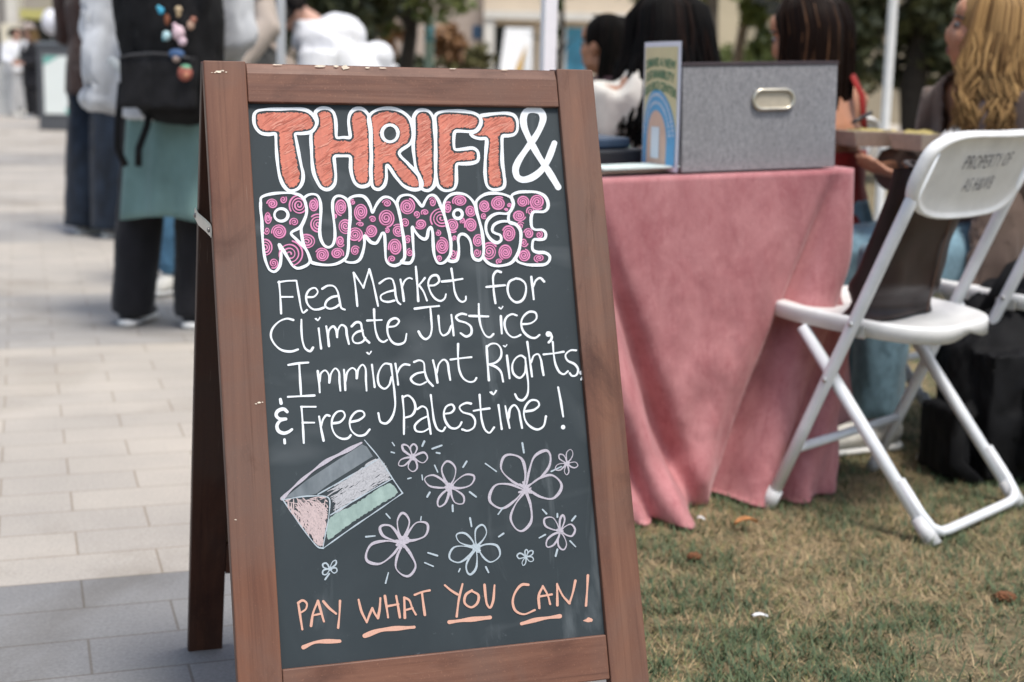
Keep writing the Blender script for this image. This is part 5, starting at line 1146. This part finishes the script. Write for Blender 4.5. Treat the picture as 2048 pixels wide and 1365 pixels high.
t, fg6, H = seated('woman in profile with long curly black hair left of the white cardigan', 1206, 92, 5.7, (-.90, .35, 0), SK1,
    dict(mat=fabric('plum_print', (.10, .05, .06), .3, 30), th=.012, name='top', sleeve='short'), dict(mat=DENIM_D, name='jeans'), (-.25, .02))
hair(t, *H, HBK, .40, 130, .018, 1.02, .006, seed=12, rad=.014, vol=.98)
m = MB(); c6, f6, r6, u6 = H
for s in (-1, 1): m.ball(c6+r6*s*.078-f6*.002-u6*.05, .008)
# black-haired woman seen from behind, white cardigan
t, fg7, H = seated('woman with long black hair and white cardigan seen from behind the flyer', 1332, 70, 4.42, (-.30, .95, 0), SK3,
    dict(mat=fabric('cream_cardigan', (.62, .59, .54), .08, 18), th=.032, name='cardigan', puff=.014, hem=(0, 0, -.08)), dict(mat=DENIM_L, name='jeans'), (.18, -.18), lean=.10)
hair(t, *H, HBK2, .34, 150, .010, 2.0, .055, .03, seed=14, rad=.015, vol=.99)
# woman in the red top, hair with lighter streaks
HBR = hair_mat('dark_brown_streaked_hair', (.010, .0055, .004), (.20, .10, .052), .78, 1.02, .42)
t, fg8, H = seated('woman in red tank top with straight brown hair behind the grey box', 1606, 72, 4.10, (-.60, .80, 0), SK1,
    dict(mat=fabric('red_cotton', (.26, .014, .010), .12, 16), th=.012, name='tank_top', sleeve=None, hem=(0, 0, -.03), cut=lambda x, y, z: z > .745), dict(mat=DENIM_L, name='jeans'), (.28, -.22), lean=.14, arms=dict(elR=(.24, .18, .67), wrR=(.10, .34, .70), elL=(-.22, .16, .67), wrL=(-.08, .34, .70)))
hair(t, *H, HBR, .30, 190, .004, 1.75, .004, .0, seed=16, rad=.010, vol=.98, part=.015)
for s in (-1, 1):
    m = MB(); m.tube([fg8((s*.085, .085, .83)), fg8((s*.10, .06, .93)), fg8((s*.085, -.005, .955)), fg8((s*.072, -.055, .90)), fg8((s*.07, -.075, .80))], [(.013, .004)]*5, 8, side=fg8.R); m.build('shoulder_strap', bpy.data.materials['red_cotton'], t)
# blonde woman at the right, facing left
HBL = hair_mat('blonde_hair', (.13, .072, .032), (.46, .285, .12), .25, 1.0, .40)
jk = fabric('taupe_jacket', (.130, .092, .074), .14, 10)
t, fg9, H = seated('woman with wavy blonde hair in taupe jacket turned left on the right', 1972, 62, 3.86, (-.925, -.378, 0), SK1,
    dict(mat=jk, th=.026, name='jacket', puff=.016, hem=(0, 0, -.12), w=1.05, cut=lambda x, y, z: y > .03 and z > .70 and abs(x) < .012+.42*(z-.70)), dict(mat=DENIM_L, name='jeans'), (-.74, .12), lean=.06, arms=dict(elL=(-.21, .04, .70), wrL=(-.06, .25, .70), elR=(.21, .04, .70), wrR=(.10, .27, .71)), palm=dict(L=(.4, .2, .9), R=(-.4, .2, .9), sL=-1, sR=1), hands=.5)
c9, f9, r9, u9 = H
hair(t, *H, HBL, .28, 420, .022, 1.85, .034, .012, seed=18, rad=.0072, vol=1.06)
# lapel, jacket tail hanging beside the seat, cross-body strap
m = MB(); m.tube([fg9((-.055, .10, .955)), fg9((-.085, .155, .88)), fg9((-.10, .17, .78)), fg9((-.11, .17, .66))], [(.035, .010), (.055, .010), (.05, .010), (.035, .008)], 10, side=fg9.R); m.build('lapel', fabric('taupe_lapel', (.085, .062, .058), .1, 10), t)
m = MB(); P = [at(2010, 330, 3.70), at(2000, 420, 3.64), at(1995, 520, 3.62), at(1985, 600, 3.62), at(1975, 668, 3.62)]; m.tube(P, [(.05, .04), (.075, .04), (.085, .04), (.075, .04), (.055, .03)], 20, side=Vector((1, 0, 0))); blob(m, 'jacket_tail', jk, t, .010, 2, .024, 3, 12)
m = MB(); m.tube([fg9((-.06, .16, .84)), fg9((.06, .08, .965)), fg9((.12, -.02, .95)), fg9((.17, -.13, .80)), fg9((.19, -.14, .62))], [(.016, .004)]*5, 8, side=fg9.R); sb = m.build('bag_strap', MAT['leather'], t)
# kraft paper food trays on the laps and hands
MK = plain('kraft_card', (.42, .34, .27), .8, .08, 60); MK2 = plain('kraft_card_inside', (.50, .42, .33), .8, .08, 60)
def tray(c, X, L_, W_, h, label):
    X = X.normalized(); Y = Vector((-X.y, X.x, 0)); t = thing('food_tray', label, 'tray', c, 0, 'kraft food trays')
    m = MB(); fl = 1.22; lo = [c+X*(a*L_/2)+Y*(b_*W_/2) for a, b_ in ((-1, -1), (1, -1), (1, 1), (-1, 1))]; hi = [c+X*(a*L_/2*fl)+Y*(b_*W_/2*fl)+Z*h for a, b_ in ((-1, -1), (1, -1), (1, 1), (-1, 1))]
    m.add(lo+hi, [(0, 1, 2, 3)]+[(i, (i+1) % 4, 4+(i+1) % 4, 4+i) for i in range(4)]); o = m.build('tray_body', MK, t, False); s = o.modifiers.new('thickness', 'SOLIDIFY'); s.thickness = .003
    m = MB()
    for k in range(14): m.ell(c+X*random.uniform(-.4, .4)*L_+Y*random.uniform(-.4, .4)*W_+Z*(h*.75+random.uniform(0, .012)), (X*random.uniform(.012, .025), Y*random.uniform(.010, .02), Z*.010), 8, 6)
    blob(m, 'food', plain('salad', (.42, .33, .10), .6, .4, 40), t, .006, 1)
    return t
p = at(1745, 292, 3.92); tray(p, U+V*-.05, .16, .12, .040, 'kraft food tray held in front of the red tank top')
p = at(1842, 300, 3.80); tray(p, U+V*.2, .10, .10, .042, 'second kraft food tray, nearer the white chair back')
p = at(1705, 246, 3.92); q = at(1742, 226, 3.97)
m = MB(); m.tube([p, p+(q-p)*.5, q], [.0045, .0055, .006], 8); tag(m.build('pen', plain('black_pen', (.015, .015, .018), .35)), 'black pen held above the kraft food tray', 'pen')

# far people on the paving at the left
b = ground(66, 238)
t, fgA, H = person('far woman in black coat and pale hat walking on the paving', b, (-.62, -.78, 0), stand(1.60, .09, dict(elL=(-.24, .02, 1.05), wrL=(-.10, .25, 1.0), elR=(.24, .02, 1.05), wrR=(.05, .27, 1.03))), SK2,
    dict(mat=fabric('black_coat', (.014, .014, .018)), th=.03, hem=(0, 0, -.32), name='coat'), dict(mat=BLACKC, name='trousers', full=True), (SHOE_G, SOLE_W), voxel=.016)
hair(t, *H, hair_mat('auburn_hair', (.10, .06, .03), (.30, .2, .09)), .24, 60, .008, 1.9, .03, seed=21, rad=.018)
c, f_, r_, u_ = H
m = MB(); m.ell(c+u_*.10, (r_*.15, f_*.16, u_*.015)); m.ell(c+u_*.13, (r_*.09, f_*.10, u_*.055)); m.build('hat', fabric('pale_hat', (.5, .42, .38)), t)
m = MB(); m.tube([fgA((-.05, .12, 1.36)), fgA((-.03, .15, 1.2))], [(.05, .03), (.03, .02)], 10, side=fgA.R); m.build('scarf', WH, t)
m = MB(); m.ell(fgA((.26, .10, 1.02)), (fgA.R*.09, fgA.F*.05, Z*.10)); tag(m.build('handbag', fabric('white_bag_canvas', (.62, .62, .58))), 'pale round handbag at the side of the far black coat', 'bag')
b = ground(10, 236); b = Vector((b.x-.1, b.y+1.0, 0))
t, fgB, H = person('far person in white shirt at the left picture edge', b, (.75, -.66, 0), stand(1.60, .09, dict(elR=(.26, .05, 1.06), wrR=(.22, .30, 1.02), elL=(-.26, .08, 1.08), wrL=(-.16, .33, 1.05))), SK2,
    dict(mat=WH, th=.04, hem=(0, 0, -.06), name='shirt'), dict(mat=fabric('pale_trousers', (.55, .55, .55))), (SHOE_W, SOLE_W), voxel=.016)
hair(t, *H, HBK, .04, 60, .003, 2.2, .003, seed=23, rad=.016)

# ------------------------------------------------------------------ background: building, trees, posts, far street things
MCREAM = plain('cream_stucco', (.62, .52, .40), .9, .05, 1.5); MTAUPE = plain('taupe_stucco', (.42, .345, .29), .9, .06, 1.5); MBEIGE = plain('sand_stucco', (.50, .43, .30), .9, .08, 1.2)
MGREYW = plain('grey_stucco', (.36, .33, .30), .9, .06, 1.5); MCOL = plain('pale_column', (.66, .63, .57), .8, .05, 2); MDARK = plain('dark_glass_and_shade', (.015, .018, .02), .15, .3, 1); MWHITE = plain('white_paint', (.78, .78, .77), .6, .03, 3)  # the near-black serves window glass and the painted shade in doorways
MCYAN = plain('blue_poster_glass', (.08, .33, .50), .3, .25, 1.2); MBLUE = plain('navy_glass', (.05, .10, .18), .25, .3, 1); MAWN = plain('lime_awning', (.50, .46, .16), .8, .06, 3)
YB = 34.0
bl = thing('campus_building', 'cream stucco building with pale columns and blue windows far behind', 'building', (0, YB, 0))
X = lambda px, Y=YB: at(px, 100, Y).x
Zp = lambda px, py, Y=YB: at(px, py, Y).z
def slab(name, mat, px0, px1, z0, z1, y0, y1, par=bl, bevel=0):
    m = MB(); x0, x1 = X(px0, y0), X(px1, y0); m.box(((x0+x1)/2, (y0+y1)/2, (z0+z1)/2), x1-x0, y1-y0, z1-z0); return m.build(name, mat, par, False, bevel)
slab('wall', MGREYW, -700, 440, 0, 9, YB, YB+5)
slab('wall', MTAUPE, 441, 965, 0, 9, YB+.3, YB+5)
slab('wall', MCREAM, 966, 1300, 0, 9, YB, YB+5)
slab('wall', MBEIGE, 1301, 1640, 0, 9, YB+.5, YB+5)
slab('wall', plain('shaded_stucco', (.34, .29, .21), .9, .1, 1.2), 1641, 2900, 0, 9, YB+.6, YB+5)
slab('ledge', MCOL, 967, 1299, Zp(1100, 42), Zp(1100, 26), YB-.5, YB-.003)
slab('column', MCOL, 14, 36, 0, 8.9, YB-.5, YB-.003); slab('column', MCOL, 968, 988, 0, Zp(980, 43), YB-.45, YB-.003); slab('column', MCOL, 1106, 1126, 0, Zp(1110, 43), YB-.45, YB-.003)
slab('doorway', MDARK, 40, 118, 0, Zp(80, 40), YB-.02, YB-.003)  # shade inside the opening, painted as a dark slab
slab('doorway', MDARK, -60, 12, 0, Zp(0, 60), YB-.02, YB-.003)  # shade of the left recess put into a dark slab
o = slab('awning', MAWN, 42, 122, Zp(80, 42), Zp(80, 24), YB-1.4, YB-.003)
slab('doorway', MDARK, 989, 1066, 0, Zp(1020, 52), YB-.02, YB-.003)  # dark slab for the shade behind the leaning panel's opening
wn = slab('window', MBLUE, 944, 965, Zp(950, 78), Zp(950, 50), YB+.27, YB+.297); 
wn = slab('window', MCYAN, 1132, 1172, .4, Zp(1150, 56), YB-.04, YB-.003); slab('window_frame', MWHITE, 1128, 1132, .4, Zp(1150, 54), YB-.06, YB-.003, wn)
for p0, p1, a, b_ in ((1330, 1385, 20, -40), (1500, 1560, 30, -60), (560, 640, 10, -70), (220, 300, 20, -60)):
    slab('window', MDARK, p0, p1, Zp(p0, a), Zp(p0, b_), YB-.02 if p0 < 440 else YB+.25, YB-.003 if p0 < 440 else (YB+.297 if p0 < 965 else YB+.497))
# white leaning panel and pennant in front of the doorway
m = MB(); x0, x1, x2 = X(988, 32), X(1010, 32), X(1064, 32); zt = Zp(1030, 56, 32); m.add([(x0, 31.6, 0), (x2, 31.6, 0), (x2, 32, zt), (x1, 32, zt), (x0, 31.7, 0), (x2, 31.7, 0), (x2, 32.1, zt), (x1, 32.1, zt)], [(0, 1, 2, 3), (7, 6, 5, 4), (0, 4, 5, 1), (1, 5, 6, 2), (2, 6, 7, 3), (3, 7, 4, 0)])
tag(m.build('display_panel', MWHITE, None, False), 'large white panel leaning at the dark doorway of the cream building', 'panel')
pn_ = thing('feather_flag', 'yellow and white feather flag left of the bright tent leg', 'flag', (X(1040, 26), 26, 0))
m = MB(); x = X(1040, 26); m.tube([(x+.14, 26, 0), (x+.14, 26, 1.75)], .012, 8); m.build('pole', MWHITE, pn_)
def sail(name, mat, a, b_, y):
    m = MB(); n = 10; vs = []
    for i in range(n+1):
        s = i/n; z = .35+s*1.15; wv = .30*(1-s**2.2); vs += [(x+.13-wv*a, y, z), (x+.13-wv*b_, y, z), (x+.13-wv*b_, y+.006, z), (x+.13-wv*a, y+.006, z)]
    m.add(vs, [(4*i+q, 4*i+(q+1) % 4, 4*i+4+(q+1) % 4, 4*i+4+q) for i in range(n) for q in range(4)]); return m.build(name, mat, pn_, False)
sail('white_panel', MWHITE, .45, 0, 26.0); sail('yellow_panel', plain('yellow_cloth', (.75, .42, .04), .8, .08, 4), 1.0, .451, 26.0)

def leaves(centres, n, size, seed=0):
    r = np.random.default_rng(seed); P = []
    for (c, rad) in centres:
        k = max(30, int(n*rad[0]*rad[2]/sum(q[1][0]*q[1][2] for q in centres)))
        d = r.standard_normal((k, 3)); d /= np.linalg.norm(d, axis=1)[:, None]; q = d*(r.random(k)**.45)[:, None]*np.array(rad)
        # leaves gather in sprays with gaps between
        g_ = r.standard_normal((max(6, k//28), 3)); g_ /= np.linalg.norm(g_, axis=1)[:, None]; g_ = g_*(r.random(len(g_))**.4)[:, None]*np.array(rad)
        q = q*.30+g_[r.integers(0, len(g_), k)]*.78+r.standard_normal((k, 3))*np.array(rad)*.08
        P.append(q+np.array(c))
    P = np.concatenate(P); k = len(P)
    a = r.standard_normal((k, 3)); a /= np.linalg.norm(a, axis=1)[:, None]; b_ = np.cross(a, r.standard_normal((k, 3))); b_ /= np.linalg.norm(b_, axis=1)[:, None]
    s = size*(.6+.8*r.random(k))[:, None]
    v = np.stack([P-a*s, P+b_*s*.45, P+a*s, P-b_*s*.45], 1).reshape(-1, 3)
    return v, np.arange(4*k).reshape(-1, 4)
def leaf_mat(name, c1, c2):
    m, N, L, B = nodes(name); g_ = N.new('ShaderNodeNewGeometry')
    L.new(mix(N, L, c1, c2, g_.outputs['Random Per Island']), B.inputs['Base Color']); B.inputs['Roughness'].default_value = .55
    B.inputs['Transmission Weight'].default_value = 0; return m
LG = leaf_mat('leaf_dark', (.030, .038, .018), (.095, .105, .042)); LM = leaf_mat('leaf_mid', (.06, .095, .025), (.22, .25, .07)); LO = leaf_mat('leaf_rust', (.16, .075, .03), (.34, .18, .07)); LY = leaf_mat('leaf_olive', (.06, .06, .02), (.17, .15, .05))
BARK = plain('grey_bark', (.24, .205, .175), .95, .25, 8, 0, .3); BARKT = plain('tan_bark', (.32, .24, .17), .95, .2, 8, 0, .3); BARKD = plain('dark_bark', (.035, .028, .022), .95, .25, 8, 0, .3)
def tree(label, px, Y, tr, crown, mat, bark, top=3.6, lean=0.0, n=2600, size=.10, seed=1, group='trees behind the tents', kind='tree', cat='tree', stems=1):
    b_ = at(px, 140, Y); b_ = Vector((b_.x, Y, 0)); t = thing(kind, label, cat, b_, 0, group)
    r = random.Random(seed); m = MB()
    for k in range(stems):
        o = Vector((r.uniform(-.2, .2), r.uniform(-.2, .2), 0))*(stems > 1)
        pts = [b_+o+Vector((lean*s+r.uniform(-.04, .04), r.uniform(-.04, .04), top*s)) for s in np.linspace(0, 1, 8)]; m.tube(pts, [tr*(1.25-.65*s) for s in np.linspace(0, 1, 8)], 10)
        for q in range(5 if top > 1.2 else 3):
            i = r.randint(3, 7); p = pts[i]; d = Vector((r.uniform(-1, 1), r.uniform(-1, 1), r.uniform(.3, 1))).normalized()*top*.28
            m.tube([p, p+d*.5+Z*.05, p+d], [tr*.45, tr*.3, tr*.12], 7)
    m.build('trunk', bark, t)
    v, f = leaves([((c[0], c[1], c[2]), rad) for c, rad in crown], n, size, seed); v = v-np.array(b_)
    me = fast_mesh('crown', v, f); link('crown', me, mat, t, False); return t
def cr(px, py, Y, rx, rz, ry=None): c = at(px, py, Y); return ((c.x, c.y, c.z), (rx, ry or rx, rz))
tree('dark olive tree behind the white hoodie', 655, 15, .10, [cr(640, 40, 15, .55, .50), cr(700, 70, 15, .40, .40), cr(610, -60, 15, .9, .9), cr(740, 10, 15.5, .40, .45), cr(680, -140, 15, 1.2, .8)], LG, BARKD, 3.0, .1, 5200, .085, 31)
tree('tree with dark trunk and bright green leaves between the two teal posts', 812, 17, .085, [cr(800, 10, 17, .28, .24), cr(770, 60, 17, .16, .18), cr(835, -40, 17, .8, .6), cr(760, 15, 17.3, .2, .2)], LM, BARKD, 3.2, .05, 1500, .075, 32)
tree('rust coloured shrub right of the front teal post', 893, 19, .03, [cr(893, 80, 19, .26, .24), cr(905, 105, 19, .20, .2)], LO, BARKD, .9, 0, 900, .06, 33, 'shrubs along the path', 'shrub', 'shrub', 3)
tree('rust and yellow shrub behind the far teal post', 766, 20, .03, [cr(762, 45, 20, .22, .22), cr(785, 75, 20, .18, .28)], LO, BARKD, 1.2, 0, 800, .06, 34, 'shrubs along the path', 'shrub', 'shrub', 3)
tree('low olive shrub at the foot of the blue window', 958, 21, .03, [cr(955, 118, 21, .34, .22), cr(905, 128, 21, .30, .16)], LY, BARKD, .6, 0, 1000, .06, 35, 'shrubs along the path', 'shrub', 'shrub', 3)
tree('low dark shrub behind the sandwich board top', 790, 21, .03, [cr(800, 125, 21, .35, .2), cr(740, 130, 21, .3, .15), cr(850, 132, 21, .25, .16)], LG, BARKD, .6, 0, 1300, .06, 36, 'shrubs along the path', 'shrub', 'shrub', 3)
tree('slender young tree with leaf sprays beside the bright tent leg', 1113, 24, .05, [cr(1115, 8, 24, .30, .24), cr(930, 10, 24, .24, .2), cr(1100, -70, 24, .9, .5), cr(1110, 70, 24, .10, .2)], LM, BARKD, 3.0, .1, 1100, .075, 37)
tree('grey trunked tree between the black-haired and the brown-haired woman', 1421, 15, .078, [cr(1390, -120, 15, 1.3, .7), cr(1500, 30, 15.5, .22, .28), cr(1530, 80, 15.5, .18, .24), cr(1290, -10, 15.5, .20, .14), cr(1660, 25, 15.5, .26, .3)], LM, BARK, 3.4, -.02, 2300, .08, 38)
tree('tan leaning tree trunk right of the grey trunk', 1448, 15.6, .055, [cr(1520, -160, 15.6, 1.0, .5)], LY, BARKT, 3.0, .42, 900, .08, 39)
tree('dark dense tree behind the rear tent leg on the right', 1830, 14, .12, [cr(1745, 40, 14, .50, .42), cr(1850, 70, 14, .55, .5), cr(1720, 130, 14, .30, .35), cr(1790, 140, 14.3, .30, .25), cr(1900, 130, 14, .3, .25), cr(1800, -90, 14, 1.4, .7), cr(1960, 40, 14, .8, .7)], LG, BARKD, 3.2, .05, 4600, .075, 40)
tree('dark tree at the right edge behind the blonde hair', 2030, 16, .10, [cr(2010, 60, 16, .9, .8), cr(2120, 20, 16, 1.0, 1.0), cr(1930, 180, 16, .5, .3)], LG, BARKD, 3.0, .0, 3600, .09, 41)
tree('olive tree at the back of the lawn on the right', 1690, 20, .09, [cr(1665, 60, 20, .45, .45), cr(1700, 150, 20, .5, .35), cr(1640, -60, 20, 1.0, .6), cr(1860, 190, 20, .5, .25)], LY, BARKD, 3.0, .0, 2600, .09, 42)
tree('low hedge shrub below the far tree trunks', 1480, 22, .04, [cr(1420, 118, 22, .5, .25), cr(1520, 120, 22, .5, .3), cr(1590, 100, 22, .4, .4)], LM, BARKD, .7, 0, 1500, .07, 43, 'shrubs along the path', 'shrub', 'shrub', 3)
def post(px, Y, top, wd, label, body, band, z0, z1):
    b_ = at(px, 130, Y); b_ = Vector((b_.x, Y, 0)); t = thing('bollard_post', label, 'post', b_, 0, 'teal posts along the path')
    m = MB(); m.tube([b_, b_+Z*top, b_+Z*(top+.03)], [wd/2, wd/2, wd/4], 14); m.build('post_shaft', body, t)
    m = MB(); m.tube([b_+Z*z0, b_+Z*z1], wd/2+.004, 14); m.build('band', band, t)
MT1 = plain('sage_paint', (.30, .40, .31), .6, .06, 5); MT2 = plain('sky_paint', (.17, .42, .48), .5, .06, 5); MT3 = plain('teal_paint', (.07, .22, .20), .6, .08, 5)
post(858, 17.5, Zp(858, 22, 17.5), .115, 'sage green post with a sky blue band, nearer of the two', MT1, MT2, Zp(858, 84, 17.5), Zp(858, 52, 17.5))
post(744, 19.5, Zp(744, 34, 19.5), .085, 'dark teal post with a blue band beside the white hoodie', MT3, MT2, Zp(744, 84, 19.5), Zp(744, 52, 19.5))
for px, wd, lb in ((724, .16, 'white barrel planter just left of the far teal post'), (782, .20, 'white barrel planter between the teal posts')):  # plain white shapes standing in for distant white objects
    b_ = at(px, 130, 20.5); b_ = Vector((b_.x, 20.5, 0)); m = MB(); m.tube([b_, b_+Z*.4, b_+Z*.93, b_+Z*.98, b_+Z*1.06], [wd*.8, wd, wd, wd*.8, wd*.3], 14); tag(m.build('bollard', MWHITE), lb, 'bollard', 'white barrels by the path')
# information kiosk, crates, board and balloon at the far left
kb = ground(112, 262); kz = lambda py: Zp(100, py, kb.y); kx = lambda px: X(px, kb.y)
k_ = thing('information_kiosk', 'dark grey information kiosk with a white poster', 'kiosk', kb)
m = MB(); m.box(((kx(72)+kx(158))/2, kb.y+.12, (kz(92))/2), kx(158)-kx(72), .22, kz(92)); m.build('kiosk_body', plain('slate_metal', (.085, .09, .10), .45, .06, 5), k_, False, .02)
m = MB(); m.box(((kx(72)+kx(158))/2, kb.y+.12, kz(88)), kx(160)-kx(70), .26, .05); m.build('kiosk_cap', plain('slate_cap', (.16, .18, .20), .4, .06, 5), k_, False, .015)
m = MB(); m.box(((kx(86)+kx(150))/2, kb.y, (kz(112)+kz(228))/2), kx(150)-kx(86), .02, kz(112)-kz(228)); sc_ = m.build('poster', plain('poster_white', (.78, .83, .80), .5, .02, 3), k_, False)
for a, b_, c, d in ((87, 104, 113, 122), (128, 149, 217, 227)):
    m = MB(); m.add([(kx(a), kb.y-.012, kz(d)), (kx(b_), kb.y-.012, kz(d if c < 150 else d)), (kx(b_), kb.y-.012, kz(c)), (kx(a), kb.y-.012, kz(c))] if c > 150 else [(kx(a), kb.y-.012, kz(c)), (kx(b_+14), kb.y-.012, kz(c)), (kx(a), kb.y-.012, kz(d+8))], [(0, 1, 2, 3)] if c > 150 else [(0, 2, 1)]); m.build('poster_corner', plain('poster_teal_%d' % a, (.12, .42, .36), .5, .05, 4), sc_, False)
cb = ground(10, 232)
for k in range(4):
    m = MB(); h = .235; c = Vector((cb.x-.02+.015*(k % 2), cb.y+.15, h/2+k*(h+.004))); m.box(c, .36, .34, h); m.box(c+Z*(h/2-.02)-Vector((0, .172, 0)), .372, .012, .03); m.box(c-Vector((0, .173, 0)), .12, .010, .03)
    tag(m.build('storage_crate', plain('crate_white_%d' % k, (.66, .66, .64), .6, .06, 6), None, False, .012), ['bottom white crate of the stack at the left edge', 'second white crate from the ground in the left stack', 'third white crate from the ground in the left stack', 'topmost white crate of the stack at the left edge'][k], 'crate', 'white crates stacked at the left edge')
m = MB(); c = at(20, 80, cb.y+1.9); e_ = Vector((c.x, c.y, 0)); m.box((c.x, c.y, Zp(20, 80, c.y)), .36, .03, .62); es = thing('easel_sign', 'cream notice board on legs behind the white crates', 'sign', e_); m.build('notice_board', plain('cream_board', (.72, .66, .52), .7, .04, 4), es, False, .004)
for s in (-1, 1):
    m = MB(); m.tube([(c.x+s*.14, c.y+.03, 0), (c.x+s*.14, c.y+.03, 1.5)], .014, 8); m.build('leg', BARKT, es)
c = at(103, 44, kb.y+.9); bn = thing('balloon', 'white balloon on a string behind the dark kiosk', 'balloon', (c.x, c.y, 0))
m = MB(); m.ell(c, (Vector((.15, 0, 0)), Vector((0, .15, 0)), Vector((0, 0, .19)))); m.tube([c-Z*.19, c-Z*.215], [.008, .018], 8); m.build('balloon_body', plain('balloon_white', (.74, .74, .80), .35, .03, 3), bn)
m = MB(); m.tube([c-Z*.21, Vector((c.x+.02, c.y, .7)), Vector((c.x, c.y, .0))], .003, 5); m.build('string', MWHITE, bn)
